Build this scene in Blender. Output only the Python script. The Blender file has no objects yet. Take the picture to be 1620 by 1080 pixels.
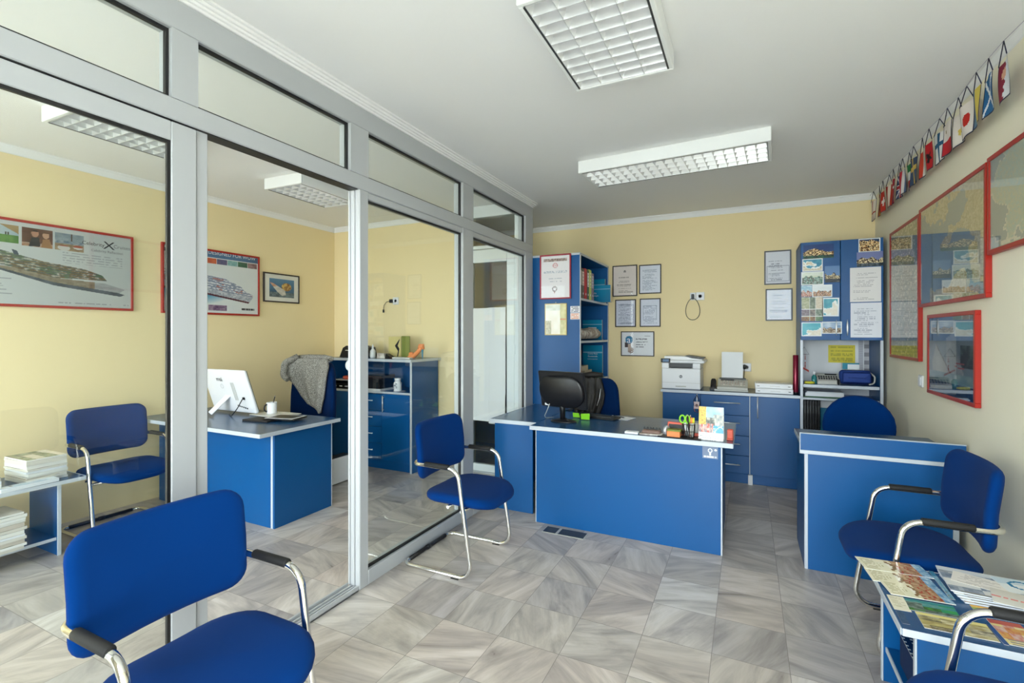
import bpy, bmesh, math, random
from mathutils import Vector, Matrix
PI = math.pi
SC = bpy.context.scene
COL = SC.collection
# ------------------------------------------------------------------ helpers
def lin(c):
    return c / 12.92 if c <= 0.04045 else ((c + 0.055) / 1.055) ** 2.4
def S(h):
    h = h.lstrip('#')
    return tuple(lin(int(h[i:i + 2], 16) / 255) for i in (0, 2, 4))
def L3(c):
    return (lin(c[0]), lin(c[1]), lin(c[2]))
def hsh(*a):
    n = 0.0
    for i, x in enumerate(a):
        n += x * (12.9898, 78.233, 37.719, 93.989)[i % 4]
    v = math.sin(n) * 43758.5453
    return v - math.floor(v)
def vn(x, y, s=0):
    xi, yi = math.floor(x), math.floor(y)
    fx, fy = x - xi, y - yi
    fx = fx * fx * (3 - 2 * fx); fy = fy * fy * (3 - 2 * fy)
    a = hsh(xi, yi, s); b = hsh(xi + 1, yi, s); c = hsh(xi, yi + 1, s); d = hsh(xi + 1, yi + 1, s)
    return a + (b - a) * fx + (c - a) * fy + (a - b - c + d) * fx * fy
def fbm(x, y, s=0, o=3):
    t = 0; w = 0.5
    for k in range(o):
        t += w * vn(x, y, s + k * 7); x *= 2.03; y *= 2.03; w *= 0.5
    return t / (1 - 0.5 ** o)
def mix(a, b, t):
    t = max(0, min(1, t))
    return tuple(a[i] + (b[i] - a[i]) * t for i in range(3))
def hx(h):
    h = h.lstrip('#')
    return tuple(int(h[i:i + 2], 16) / 255 for i in (0, 2, 4))
def inpoly(u, v, P):
    r = False; n = len(P); j = n - 1
    for i in range(n):
        (xi, yi), (xj, yj) = P[i], P[j]
        if (yi > v) != (yj > v) and u < (xj - xi) * (v - yi) / (yj - yi) + xi:
            r = not r
        j = i
    return r

class MB:
    """collects shapes and links them as one mesh object"""
    def __init__(s):
        s.v = []; s.f = []; s.sm = []; s.c = []; s.hascol = False
    def add(s, vs, fs, smooth=False, cols=None):
        b = len(s.v)
        s.v += [tuple(p) for p in vs]
        for i, f in enumerate(fs):
            s.f.append(tuple(b + k for k in f)); s.sm.append(smooth)
            s.c.append(cols[i] if cols else (0.8, 0.8, 0.8))
        if cols: s.hascol = True
        return s
    def box(s, x0, x1, y0, y1, z0, z1, bev=0.0):
        if x1 < x0: x0, x1 = x1, x0
        if y1 < y0: y0, y1 = y1, y0
        if z1 < z0: z0, z1 = z1, z0
        b = min(bev, (x1 - x0) * .45, (y1 - y0) * .45, (z1 - z0) * .45)
        if b <= 0:
            V = [(x, y, z) for z in (z0, z1) for y in (y0, y1) for x in (x0, x1)]
            F = [(0, 2, 3, 1), (4, 5, 7, 6), (0, 1, 5, 4), (2, 6, 7, 3), (0, 4, 6, 2), (1, 3, 7, 5)]
            return s.add(V, F)
        X = (x0, x1); Y = (y0, y1); Z = (z0, z1)
        V = []; ix = {}
        for i in (0, 1):
            for j in (0, 1):
                for k in (0, 1):
                    sx = b if i == 0 else -b; sy = b if j == 0 else -b; sz = b if k == 0 else -b
                    ix[i, j, k, 0] = len(V); V.append((X[i], Y[j] + sy, Z[k] + sz))
                    ix[i, j, k, 1] = len(V); V.append((X[i] + sx, Y[j], Z[k] + sz))
                    ix[i, j, k, 2] = len(V); V.append((X[i] + sx, Y[j] + sy, Z[k]))
        F = []
        cen = Vector(((x0 + x1) / 2, (y0 + y1) / 2, (z0 + z1) / 2))
        def put(q):
            p = [Vector(V[k]) for k in q]
            n = (p[1] - p[0]).cross(p[2] - p[0]); m = sum(p, Vector()) / len(p) - cen
            F.append(tuple(q) if n.dot(m) >= 0 else tuple(reversed(q)))
        for i in (0, 1):
            put([ix[i, 0, 0, 0], ix[i, 1, 0, 0], ix[i, 1, 1, 0], ix[i, 0, 1, 0]])
            put([ix[0, i, 0, 1], ix[1, i, 0, 1], ix[1, i, 1, 1], ix[0, i, 1, 1]])
            put([ix[0, 0, i, 2], ix[1, 0, i, 2], ix[1, 1, i, 2], ix[0, 1, i, 2]])
            for j in (0, 1):
                put([ix[i, j, 0, 0], ix[i, j, 1, 0], ix[i, j, 1, 1], ix[i, j, 0, 1]])
                put([ix[i, 0, j, 0], ix[i, 1, j, 0], ix[i, 1, j, 2], ix[i, 0, j, 2]])
                put([ix[0, i, j, 1], ix[1, i, j, 1], ix[1, i, j, 2], ix[0, i, j, 2]])
                for k in (0, 1):
                    put([ix[i, j, k, 0], ix[i, j, k, 1], ix[i, j, k, 2]])
        return s.add(V, F)
    def prism(s, P, d0, d1, M=None):
        """polygon in local xy extruded from z=d0 to d1 then moved by M"""
        n = len(P)
        a = sum(P[i][0] * P[(i + 1) % n][1] - P[(i + 1) % n][0] * P[i][1] for i in range(n))
        if a < 0: P = P[::-1]
        V = [(p[0], p[1], d0) for p in P] + [(p[0], p[1], d1) for p in P]
        F = [tuple(range(n - 1, -1, -1)), tuple(range(n, 2 * n))]
        F += [(i, (i + 1) % n, n + (i + 1) % n, n + i) for i in range(n)]
        if M is not None: V = [M @ Vector(p) for p in V]
        return s.add(V, F)
    def tube(s, pts, r, seg=12, closed=False, caps=True, smooth=True):
        pts = [Vector(p) for p in pts]; n = len(pts)
        rad = r if isinstance(r, (list, tuple)) else [r] * n
        tang = []
        for i in range(n):
            if closed: t = pts[(i + 1) % n] - pts[i - 1]
            else: t = pts[min(i + 1, n - 1)] - pts[max(i - 1, 0)]
            tang.append(t.normalized())
        up = Vector((0, 0, 1)) if abs(tang[0].z) < .9 else Vector((1, 0, 0))
        nrm = (up - tang[0] * up.dot(tang[0])).normalized()
        V = []
        for i in range(n):
            if i: nrm = (nrm - tang[i] * nrm.dot(tang[i])).normalized()
            b = tang[i].cross(nrm)
            for k in range(seg):
                a = 2 * PI * k / seg
                V.append(pts[i] + (nrm * math.cos(a) + b * math.sin(a)) * rad[i])
        F = []
        for i in range(n if closed else n - 1):
            j = (i + 1) % n
            for k in range(seg):
                l = (k + 1) % seg
                F.append((i * seg + k, i * seg + l, j * seg + l, j * seg + k))
        s.add(V, F, smooth)
        if caps and not closed:
            b = len(s.v) - len(V)
            s.f.append(tuple(b + k for k in reversed(range(seg)))); s.sm.append(False); s.c.append((.8,) * 3)
            s.f.append(tuple(b + (n - 1) * seg + k for k in range(seg))); s.sm.append(False); s.c.append((.8,) * 3)
        return s
    def cyl(s, a, b, r, seg=16, r2=None):
        return s.tube([a, b], [r, r if r2 is None else r2], seg)
    def lathe(s, prof, c=(0, 0, 0), seg=20, M=None):
        V = []; n = len(prof)
        for (r, z) in prof:
            for k in range(seg):
                a = 2 * PI * k / seg
                V.append(Vector((r * math.cos(a), r * math.sin(a), z)))
        F = []
        for i in range(n - 1):
            for k in range(seg):
                l = (k + 1) % seg
                F.append((i * seg + k, i * seg + l, (i + 1) * seg + l, (i + 1) * seg + k))
        F.append(tuple(reversed(range(seg)))); F.append(tuple((n - 1) * seg + k for k in range(seg)))
        V = [(M @ p if M is not None else p) + Vector(c) for p in V]
        return s.add(V, F, True)
    def pad(s, w, h, r, th, fn, crown=.3, ne=6, nc=7):
        """rounded rectangular cushion; fn(u, v, t) places it (t from -th/2 at the back to +th/2)"""
        def outline(d):
            W = w / 2 - d; H = h / 2 - d; R = max(r - d, 1e-4); R = min(R, W, H); P = []
            for (cx, cy, a0) in ((W - R, -(H - R), -90), (W - R, H - R, 0), (-(W - R), H - R, 90), (-(W - R), -(H - R), 180)):
                for k in range(nc):
                    a = math.radians(a0 + 90 * k / (nc - 1)); P.append((cx + R * math.cos(a), cy + R * math.sin(a)))
                nx_ = {-90: (W, H - R, 0, 1), 0: (-(W - R), H, -1, 0), 90: (-W, -(H - R), 0, -1), 180: (W - R, -H, 1, 0)}[a0]
                sx, sy = P[-1]
                for k in range(1, ne):
                    t = k / ne; P.append((sx + (nx_[0] - sx) * t, sy + (nx_[1] - sy) * t))
            return P
        lay = []
        m = min(w, h) / 2
        e = th * .5
        for q in (.98, .7, .45, .25):
            lay.append((m * q, -th / 2 - crown * th * 0 + 0))
        for k in range(6):
            a = PI * k / 10
            lay.append((e * (1 - math.sin(a)), -th / 2 * math.cos(a)))
        half = lay[:]
        full = half + [(d, -t) for (d, t) in reversed(half[:-1])]
        rings = []
        for (d, t) in full:
            tt = t
            if abs(abs(t) - th / 2) < 1e-6:
                tt = math.copysign(th / 2 + crown * th * .5 * (d / m) ** .7, t)
            rings.append([fn(u, v, tt) for (u, v) in outline(d)])
        n = len(rings[0]); V = []
        for R_ in rings: V += R_
        F = []
        for i in range(len(rings) - 1):
            for k in range(n):
                l = (k + 1) % n
                F.append((i * n + k, i * n + l, (i + 1) * n + l, (i + 1) * n + k))
        F.append(tuple(reversed(range(n)))); F.append(tuple((len(rings) - 1) * n + k for k in range(n)))
        return s.add(V, F, True)
    def pic(s, o, ux, uy, w, h, nx, ny, fn, th=0.0, bend=None):
        """coloured sheet: o lower-left corner, fn(u, v) gives sRGB"""
        o = Vector(o); ux = Vector(ux); uy = Vector(uy); n = ux.cross(uy)
        V = []; F = []; Cc = []
        for j in range(ny + 1):
            for i in range(nx + 1):
                p = o + ux * (w * i / nx) + uy * (h * j / ny)
                if bend: p = p + n * bend(i / nx, j / ny)
                V.append(p)
        for j in range(ny):
            for i in range(nx):
                a = j * (nx + 1) + i
                F.append((a, a + 1, a + nx + 2, a + nx + 1)); Cc.append(L3(fn((i + .5) / nx, (j + .5) / ny)))
        s.add(V, F, False, Cc)
        if bend:      # curved cloth: the back is a second skin following the front
            s.add([p - n * th for p in V], [tuple(reversed(f)) for f in F], False, Cc)
        elif th > 0:
            m = nx + 1
            loop = [i for i in range(m)] + [j * m + nx for j in range(1, ny + 1)] + [ny * m + i for i in range(nx - 1, -1, -1)] + [j * m for j in range(ny - 1, 0, -1)]
            P = [V[k] for k in loop]; Q = [p - n * th for p in P]; k = len(P)
            s.add(P + Q, [(i, k + i, k + (i + 1) % k, (i + 1) % k) for i in range(k)] + ([tuple(range(2 * k - 1, k - 1, -1))]), False, [L3((.85, .85, .83))] * (k + 1))
        return s
    def text(s, txt, o, ux, uy, size, align='CENTER', d=.0004, col=None):
        cu = bpy.data.curves.new('lettering', 'FONT'); cu.body = txt; cu.size = size; cu.align_x = align; cu.align_y = 'CENTER'
        cu.resolution_u = 3
        ob = bpy.data.objects.new('lettering', cu); COL.objects.link(ob)
        dg = bpy.context.evaluated_depsgraph_get()
        me = bpy.data.meshes.new_from_object(ob.evaluated_get(dg))
        o = Vector(o); ux = Vector(ux); uy = Vector(uy); n = ux.cross(uy)
        V = [o + ux * p.co.x + uy * p.co.y + n * d for p in me.vertices]
        F = []
        for p in me.polygons:
            q = list(p.vertices)
            nn = (V[q[1]] - V[q[0]]).cross(V[q[2]] - V[q[0]])
            F.append(q if nn.dot(n) >= 0 else q[::-1])
        s.add(V, F, False, [L3(col)] * len(F) if col else None)
        bpy.data.objects.remove(ob); bpy.data.meshes.remove(me); bpy.data.curves.remove(cu)
        return s
    def disc(s, c, ux, uy, r, seg=24, d=.0003, col=None, r0=0.0):
        c = Vector(c); ux = Vector(ux); uy = Vector(uy); n = ux.cross(uy)
        P = [c + (ux * math.cos(2 * PI * k / seg) + uy * math.sin(2 * PI * k / seg)) * r + n * d for k in range(seg)]
        if r0 <= 0: F = [tuple(range(seg))]
        else:
            P += [c + (ux * math.cos(2 * PI * k / seg) + uy * math.sin(2 * PI * k / seg)) * r0 + n * d for k in range(seg)]
            F = [(k, (k + 1) % seg, seg + (k + 1) % seg, seg + k) for k in range(seg)]
        return s.add(P, F, False, [L3(col)] * len(F) if col else None)
    def xf(s, M):
        s.v = [tuple(M @ Vector(p)) for p in s.v]; return s
    def build(s, name, mat, parent=None, world=False):
        V = s.v
        if parent is not None and world:
            M = (Matrix.Translation(parent['_l']) @ Matrix.Rotation(parent['_r'], 4, 'Z')).inverted() if '_l' in parent else None
            if M is not None: V = [tuple(M @ Vector(p)) for p in V]
        me = bpy.data.meshes.new(name)
        me.from_pydata(V, [], s.f)
        me.polygons.foreach_set('use_smooth', s.sm)
        if s.hascol:
            at = me.color_attributes.new('Col', 'FLOAT_COLOR', 'CORNER')
            arr = []
            for f, c in zip(s.f, s.c): arr += [c[0], c[1], c[2], 1.0] * len(f)
            at.data.foreach_set('color', arr)
        me.materials.append(mat)
        me.update()
        o = bpy.data.objects.new(name, me); COL.objects.link(o)
        if parent is not None: o.parent = parent
        return o

THINGS = []
def tag(o, label, cat, group=None):
    o['label'] = label; o['category'] = cat
    if group: o['group'] = group
    THINGS.append(o)
    return o
def thing(name, label, cat, loc=(0, 0, 0), rz=0.0, group=None):
    o = bpy.data.objects.new(name, None); COL.objects.link(o)
    o.empty_display_size = .1
    o.location = loc; o.rotation_euler = (0, 0, rz)
    o['_l'] = [float(a) for a in loc]; o['_r'] = float(rz)
    return tag(o, label, cat, group)
def solo(name, label, cat, mb, mat, group=None):
    """a thing that is one mesh, origin at its base"""
    xs = [p[0] for p in mb.v]; ys = [p[1] for p in mb.v]; zs = [p[2] for p in mb.v]
    c = ((min(xs) + max(xs)) / 2, (min(ys) + max(ys)) / 2, min(zs))
    mb.v = [(p[0] - c[0], p[1] - c[1], p[2] - c[2]) for p in mb.v]
    o = mb.build(name, mat); o.location = c
    return tag(o, label, cat, group)
def struct(name, mb, mat, label, cat, parent=None):
    o = mb.build(name, mat, parent)
    if parent is None:
        o['kind'] = 'structure'; o['label'] = label; o['category'] = cat
    return o
def dup(root, loc, rz, label, group=None):
    r = root.copy(); COL.objects.link(r)
    r.location = loc; r.rotation_euler = (0, 0, rz); r['label'] = label
    r['_l'] = [float(a) for a in loc]; r['_r'] = float(rz)
    if group: r['group'] = group
    for ch in list(root.children):
        c = ch.copy(); COL.objects.link(c); c.parent = r
        for g in list(ch.children):
            d = g.copy(); COL.objects.link(d); d.parent = c
    THINGS.append(r)
    return r
def fillet(pts, rad, n=6):
    pts = [Vector(p) for p in pts]; out = [pts[0]]
    for i in range(1, len(pts) - 1):
        p0, p, p1 = pts[i - 1], pts[i], pts[i + 1]
        a = (p0 - p).normalized(); b = (p1 - p).normalized()
        ang = a.angle(b); rr = rad[i - 1] if isinstance(rad, (list, tuple)) else rad
        t = min(rr / math.tan(ang / 2), (p0 - p).length * .49, (p1 - p).length * .49); rr = t * math.tan(ang / 2)
        c = p + (a + b).normalized() * (rr / math.sin(ang / 2))
        s0 = p + a * t - c; s1 = p + b * t - c
        ax = s0.cross(s1).normalized(); tot = s0.angle(s1)
        for k in range(n + 1):
            out.append(c + Matrix.Rotation(tot * k / n, 3, ax) @ s0)
    out.append(pts[-1])
    return out

# ------------------------------------------------------------------ materials
def mat(name, col, rough=.5, metal=0.0, spec=.5, emit=None, es=0.0, coat=0.0, sheen=0.0, bump=None):
    m = bpy.data.materials.new(name); m.use_nodes = True
    nt = m.node_tree; b = nt.nodes['Principled BSDF']
    b.inputs['Base Color'].default_value = (*col, 1); b.inputs['Roughness'].default_value = rough
    b.inputs['Metallic'].default_value = metal; b.inputs['Specular IOR Level'].default_value = spec
    b.inputs['Coat Weight'].default_value = coat
    b.inputs['Sheen Weight'].default_value = sheen
    if emit: b.inputs['Emission Color'].default_value = (*emit, 1); b.inputs['Emission Strength'].default_value = es
    # fine procedural variation so no surface is perfectly uniform
    tc = nt.nodes.new('ShaderNodeTexCoord')
    nz = nt.nodes.new('ShaderNodeTexNoise'); nz.inputs['Scale'].default_value = (bump[0] if bump else 9.0)
    nz.inputs['Detail'].default_value = 3
    nt.links.new(tc.outputs['Object'], nz.inputs['Vector'])
    if bump:
        bp = nt.nodes.new('ShaderNodeBump'); bp.inputs['Strength'].default_value = bump[1]; bp.inputs['Distance'].default_value = bump[2]
        nt.links.new(nz.outputs['Fac'], bp.inputs['Height']); nt.links.new(bp.outputs['Normal'], b.inputs['Normal'])
    mp = nt.nodes.new('ShaderNodeMapRange'); mp.inputs['To Min'].default_value = max(rough - .04, .02); mp.inputs['To Max'].default_value = min(rough + .04, 1)
    nt.links.new(nz.outputs['Fac'], mp.inputs['Value']); nt.links.new(mp.outputs['Result'], b.inputs['Roughness'])
    return m
M = {}
M['wall'] = mat('yellow_wall_paint', S('#f2dfb0'), .85, spec=.25, bump=(60, .12, .002))
M['wallr'] = mat('brightened_wall_paint', S('#f3ecd6'), .85, spec=.25, bump=(60, .12, .002))  # wall paint whitened in colour to make up for weaker light on the right
M['ceil'] = mat('white_ceiling_paint', S('#f3f3f3'), .9, spec=.2, bump=(6, .1, .004))
M['cove'] = mat('white_cove_paint', S('#f1f1f1'), .8, spec=.2)
M['alu'] = mat('grey_white_aluminium', S('#b6b9bc'), .38, .15)
M['white_alu'] = mat('white_aluminium', S('#e6ecee'), .4)
M['gasket'] = mat('black_gasket', (.006, .006, .007), .45)
M['blue'] = mat('blue_laminate', (.0, .083, .275), .37, spec=.42, bump=(900, .05, .0005))
M['top'] = mat('blue_grey_worktop_laminate', (.012, .075, .20), .24, spec=.6)
M['edge'] = mat('silver_edge_band', S('#c3cad3'), .4, .1)
M['fabric'] = mat('blue_chair_fabric', (.0, .028, .150), .92, spec=.06, sheen=.03, bump=(1400, .25, .0008))
M['navy'] = mat('navy_chair_fabric', (.001, .016, .075), .92, spec=.06, sheen=.03, bump=(1400, .25, .0008))
M['chrome'] = mat('polished_chrome', (.78, .77, .74), .09, 1.0)
M['steel'] = mat('brushed_steel', (.74, .76, .79), .30, .55)
M['blackp'] = mat('black_plastic', (.008, .008, .010), .35)
M['rubber'] = mat('black_armrest_foam', (.007, .0065, .0065), .7, bump=(500, .2, .001))
M['whitep'] = mat('white_plastic', S('#e8e9ec'), .35)
M['greyp'] = mat('grey_plastic', S('#b9b9b2'), .4)
M['darkgrey'] = mat('dark_grey_plastic', S('#3a3c3e'), .4)
M['paper'] = mat('white_paper', S('#eceef0'), .8, spec=.2)
M['red'] = mat('red_frame_lacquer', S('#a81f12'), .35)
M['pinkred'] = mat('red_thin_frame', S('#a82a3a'), .4)
M['blackf'] = mat('black_frame_wood', S('#241c1c'), .4)
M['greyf'] = mat('grey_frame', S('#5a5c63'), .4)
M['gold'] = mat('pale_gold_frame', S('#b5a06a'), .35, .5)
M['louvre'] = mat('louvre_aluminium', (.72, .73, .74), .30, .35)
M['tube'] = mat('fluorescent_tube', (.9, .9, .9), .3, emit=(1, .98, .94), es=.8)
M['lamp'] = mat('lamp_housing_white', S('#eef0f0'), .5)
M['cardigan'] = mat('grey_knit', S('#a9a69d'), 1, spec=.1, bump=(260, .9, .006))
def speckle(m, a, b, sc):
    nt = m.node_tree; tc = nt.nodes.new('ShaderNodeTexCoord'); nz = nt.nodes.new('ShaderNodeTexNoise'); nz.inputs['Scale'].default_value = sc; nz.inputs['Detail'].default_value = 2
    cr = nt.nodes.new('ShaderNodeValToRGB'); cr.color_ramp.elements[0].position = .38; cr.color_ramp.elements[1].position = .62
    cr.color_ramp.elements[0].color = (*S(a), 1); cr.color_ramp.elements[1].color = (*S(b), 1)
    nt.links.new(tc.outputs['Object'], nz.inputs['Vector']); nt.links.new(nz.outputs['Fac'], cr.inputs[0]); nt.links.new(cr.outputs[0], nt.nodes['Principled BSDF'].inputs['Base Color'])
speckle(M['cardigan'], '#6e6b65', '#b5b2aa', 150)
M['jacket'] = mat('black_jacket_cloth', (.012, .010, .009), .6, bump=(40, .4, .01))
M['lime'] = mat('lime_green', S('#86d22a'), .4)
M['teal'] = mat('teal_card', S('#0f7fa6'), .4)
M['orange'] = mat('orange_plastic', S('#ee8a4e'), .4)
M['olive'] = mat('olive_board', S('#7c8436'), .6)
M['brown'] = mat('brown_leather', S('#7d6358'), .5)
M['coral'] = mat('coral_plastic', S('#e0614a'), .45)
M['wine'] = mat('wine_red_foil', S('#7d1430'), .2, .4)
M['string'] = mat('dark_cord', S('#2c2f4a'), .8)
M['thread'] = mat('thin_white_thread', S('#b9b6c4'), .8)
M['tealglass'] = mat('teal_bottle', S('#2e7f80'), .15)
M['yellow'] = mat('yellow_plastic', S('#d8d23c'), .4)
M['bluebag'] = mat('blue_bag_cloth', S('#1f3f8c'), .7)
M['stone'] = mat('mottled_paper', S('#cfc4bb'), .8, bump=(30, .5, .01))
speckle(M['stone'], '#a8988c', '#dcd7d0', 22)
M['pearl'] = mat('clear_plastic_stand', S('#c9d6da'), .15)
M['screen'] = mat('lcd_screen', S('#5f7fa3'), .2)
M['concrete'] = mat('pavement', S('#b9b6ae'), .9)

def print_mat(name, rough=.55):
    m = bpy.data.materials.new(name); m.use_nodes = True; nt = m.node_tree; b = nt.nodes['Principled BSDF']
    at = nt.nodes.new('ShaderNodeAttribute'); at.attribute_name = 'Col'
    nt.links.new(at.outputs['Color'], b.inputs['Base Color'])
    b.inputs['Roughness'].default_value = rough; b.inputs['Specular IOR Level'].default_value = .4
    return m
M['print'] = print_mat('printed_sheet', .5)
M['gloss'] = print_mat('glossy_print', .22)
M['matte'] = print_mat('matte_cloth_print', .85)

def glass_mat(name, ior, tint, rough=0.0):
    m = bpy.data.materials.new(name); m.use_nodes = True; nt = m.node_tree
    for n in list(nt.nodes):
        if n.type != 'OUTPUT_MATERIAL': nt.nodes.remove(n)
    out = [n for n in nt.nodes if n.type == 'OUTPUT_MATERIAL'][0]
    tr = nt.nodes.new('ShaderNodeBsdfTransparent'); tr.inputs['Color'].default_value = (*tint, 1)
    gl = nt.nodes.new('ShaderNodeBsdfGlossy'); gl.inputs['Roughness'].default_value = rough
    fr = nt.nodes.new('ShaderNodeFresnel')
    ge = nt.nodes.new('ShaderNodeNewGeometry'); mr = nt.nodes.new('ShaderNodeMapRange')   # same reflectance from either side of the sheet
    mr.inputs['To Min'].default_value = ior; mr.inputs['To Max'].default_value = 1 / ior
    nt.links.new(ge.outputs['Backfacing'], mr.inputs['Value']); nt.links.new(mr.outputs['Result'], fr.inputs['IOR'])
    mx = nt.nodes.new('ShaderNodeMixShader')
    nt.links.new(fr.outputs['Fac'], mx.inputs['Fac']); nt.links.new(tr.outputs['BSDF'], mx.inputs[1]); nt.links.new(gl.outputs['BSDF'], mx.inputs[2])
    nt.links.new(mx.outputs['Shader'], out.inputs['Surface'])
    return m
M['glass'] = glass_mat('clear_glass', 1.5, (.965, .985, .972))
M['pane_soft'] = glass_mat('thin_anti_glare_glass', 1.22, (.985, .985, .985))
M['pane'] = glass_mat('picture_glass', 1.8, (.98, .98, .98))

def floor_mat():
    m = bpy.data.materials.new('marble_floor_tiles'); m.use_nodes = True; nt = m.node_tree; N = nt.nodes; Lk = nt.links
    b = N['Principled BSDF']
    geo = N.new('ShaderNodeNewGeometry')
    def math_(op, a, b_=None):
        n = N.new('ShaderNodeMath'); n.operation = op
        for i, x in enumerate((a, b_)):
            if x is None: continue
            if isinstance(x, (int, float)): n.inputs[i].default_value = x
            else: Lk.new(x, n.inputs[i])
        return n.outputs[0]
    sp = N.new('ShaderNodeSeparateXYZ'); Lk.new(geo.outputs['Position'], sp.inputs[0])
    T = .30
    tx = math_('DIVIDE', math_('ADD', sp.outputs['X'], .14 + 30 * T), T)
    ty = math_('DIVIDE', math_('ADD', sp.outputs['Y'], -2.89 + 30 * T), T)
    ix = math_('FLOOR', tx); iy = math_('FLOOR', ty); fx = math_('FRACT', tx); fy = math_('FRACT', ty)
    cid = N.new('ShaderNodeCombineXYZ'); Lk.new(ix, cid.inputs[0]); Lk.new(iy, cid.inputs[1])
    wn = N.new('ShaderNodeTexWhiteNoise'); wn.noise_dimensions = '3D'; Lk.new(cid.outputs[0], wn.inputs['Vector'])
    ws = N.new('ShaderNodeSeparateColor'); Lk.new(wn.outputs['Color'], ws.inputs[0])
    # vein direction differs from tile to tile
    ang = math_('MULTIPLY', ws.outputs[0], 2 * PI)
    rot = N.new('ShaderNodeVectorRotate'); rot.rotation_type = 'Z_AXIS'
    Lk.new(geo.outputs['Position'], rot.inputs['Vector']); Lk.new(ang, rot.inputs['Angle'])
    off = N.new('ShaderNodeVectorMath'); off.operation = 'MULTIPLY_ADD'
    Lk.new(wn.outputs['Color'], off.inputs[0]); off.inputs[1].default_value = (9, 9, 9); Lk.new(rot.outputs[0], off.inputs[2])
    def stretched(sc, det, dist):
        mp = N.new('ShaderNodeMapping'); mp.inputs['Scale'].default_value = sc; Lk.new(off.outputs[0], mp.inputs['Vector'])
        nz = N.new('ShaderNodeTexNoise'); nz.inputs['Scale'].default_value = 1; nz.inputs['Detail'].default_value = det
        nz.inputs['Distortion'].default_value = dist; nz.inputs['Roughness'].default_value = .6
        Lk.new(mp.outputs[0], nz.inputs['Vector']); return nz.outputs['Fac']
    n1 = stretched((1.8, 7.5, 1), 5, 1.1); n2 = stretched((5, 70, 1), 3, .5)
    cr = N.new('ShaderNodeValToRGB'); Lk.new(n1, cr.inputs[0])
    e = cr.color_ramp.elements
    e[0].position = .28; e[0].color = (*S('#9d9793'), 1); e[1].position = .68; e[1].color = (*S('#dcd7d3'), 1)
    x = e.new(.42); x.color = (*S('#b8b2ad'), 1); x = e.new(.54); x.color = (*S('#cdc7c0'), 1)
    mx = N.new('ShaderNodeMix'); mx.data_type = 'RGBA'; mx.blend_type = 'MULTIPLY'
    mx.inputs['Factor'].default_value = 1
    Lk.new(cr.outputs[0], mx.inputs['A'])
    tone = N.new('ShaderNodeValToRGB'); Lk.new(ws.outputs[1], tone.inputs[0])
    te = tone.color_ramp.elements
    te[0].color = (*S('#d9d7dc'), 1); te[1].color = (*S('#ffffff'), 1); q = te.new(.35); q.color = (*S('#efece8'), 1); q = te.new(.7); q.color = (*S('#f8f0ec'), 1)
    Lk.new(tone.outputs[0], mx.inputs['B'])
    m2 = N.new('ShaderNodeMix'); m2.data_type = 'RGBA'; m2.blend_type = 'MULTIPLY'; m2.inputs['Factor'].default_value = .22
    Lk.new(mx.outputs['Result'], m2.inputs['A'])
    c2 = N.new('ShaderNodeValToRGB'); Lk.new(n2, c2.inputs[0]); c2.color_ramp.elements[0].position = .25; c2.color_ramp.elements[0].color = (.55, .55, .55, 1); c2.color_ramp.elements[1].position = .6; c2.color_ramp.elements[1].color = (1, 1, 1, 1)
    Lk.new(c2.outputs[0], m2.inputs['B'])
    # joints
    def edge(f):
        a = math_('MINIMUM', f, math_('SUBTRACT', 1.0, f)); return math_('LESS_THAN', a, .0042)
    g = math_('MAXIMUM', edge(fx), edge(fy))
    m3 = N.new('ShaderNodeMix'); m3.data_type = 'RGBA'; Lk.new(g, m3.inputs['Factor']); Lk.new(m2.outputs['Result'], m3.inputs['A']); m3.inputs['B'].default_value = (*S('#857d78'), 1)
    Lk.new(m3.outputs['Result'], b.inputs['Base Color'])
    b.inputs['Roughness'].default_value = .3; b.inputs['Specular IOR Level'].default_value = .4
    rr = math_('ADD', math_('MULTIPLY', n1, .25), .20); Lk.new(rr, b.inputs['Roughness'])
    bp = N.new('ShaderNodeBump'); bp.inputs['Strength'].default_value = .15; bp.inputs['Distance'].default_value = .002
    Lk.new(math_('SUBTRACT', 1.0, g), bp.inputs['Height']); Lk.new(bp.outputs['Normal'], b.inputs['Normal'])
    return m
M['floor'] = floor_mat()
# ------------------------------------------------------------------ the room
XR, XL, YB, YI, YF, ZC = 1.056, -4.55, 5.45, 4.38, -1.0, 2.69
struct('floor', MB().box(XL - .2, XR + .2, YF - .2, YB + .2, -.12, 0), M['floor'], 'marble tiled floor with grey veins', 'floor')
struct('ceiling', MB().box(XL - .2, XR + .2, YF - .2, YB + .2, ZC, ZC + .12), M['ceil'], 'plain white plastered ceiling', 'ceiling')
struct('wall_back', MB().box(XL - .2, XR + .2, YB, YB + .15, 0, ZC), M['wall'], 'yellow back wall behind the credenza', 'wall')
struct('wall_right', MB().box(XR, XR + .15, YF - .2, YB, 0, ZC), M['wallr'], 'pale yellow right wall with the red framed maps', 'wall')
struct('wall_left', MB().box(XL - .15, XL, YF - .2, YB, 0, ZC), M['wall'], 'yellow left wall of the glazed inner office', 'wall')
struct('wall_inner', MB().box(XL, -2.60, YI, YI + .08, 0, ZC), M['wall'], 'yellow rear wall of the glazed inner office', 'wall')
def cove(name, prof, a, b, nrm, label):
    """cornice: profile (out, down) swept from a to b; nrm points into the room"""
    a = Vector(a); b = Vector(b); n = Vector(nrm)
    V = []
    for p in (a, b):
        for (o, d) in prof: V.append(p + n * o - Vector((0, 0, d)))
    k = len(prof); F = [(i, (i + 1) % k, k + (i + 1) % k, k + i) for i in range(k)] + [tuple(range(k)), tuple(range(2 * k - 1, k - 1, -1))]
    mb = MB().add(V, F); 
    return struct(name, mb, M['cove'], label, 'cornice')
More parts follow.
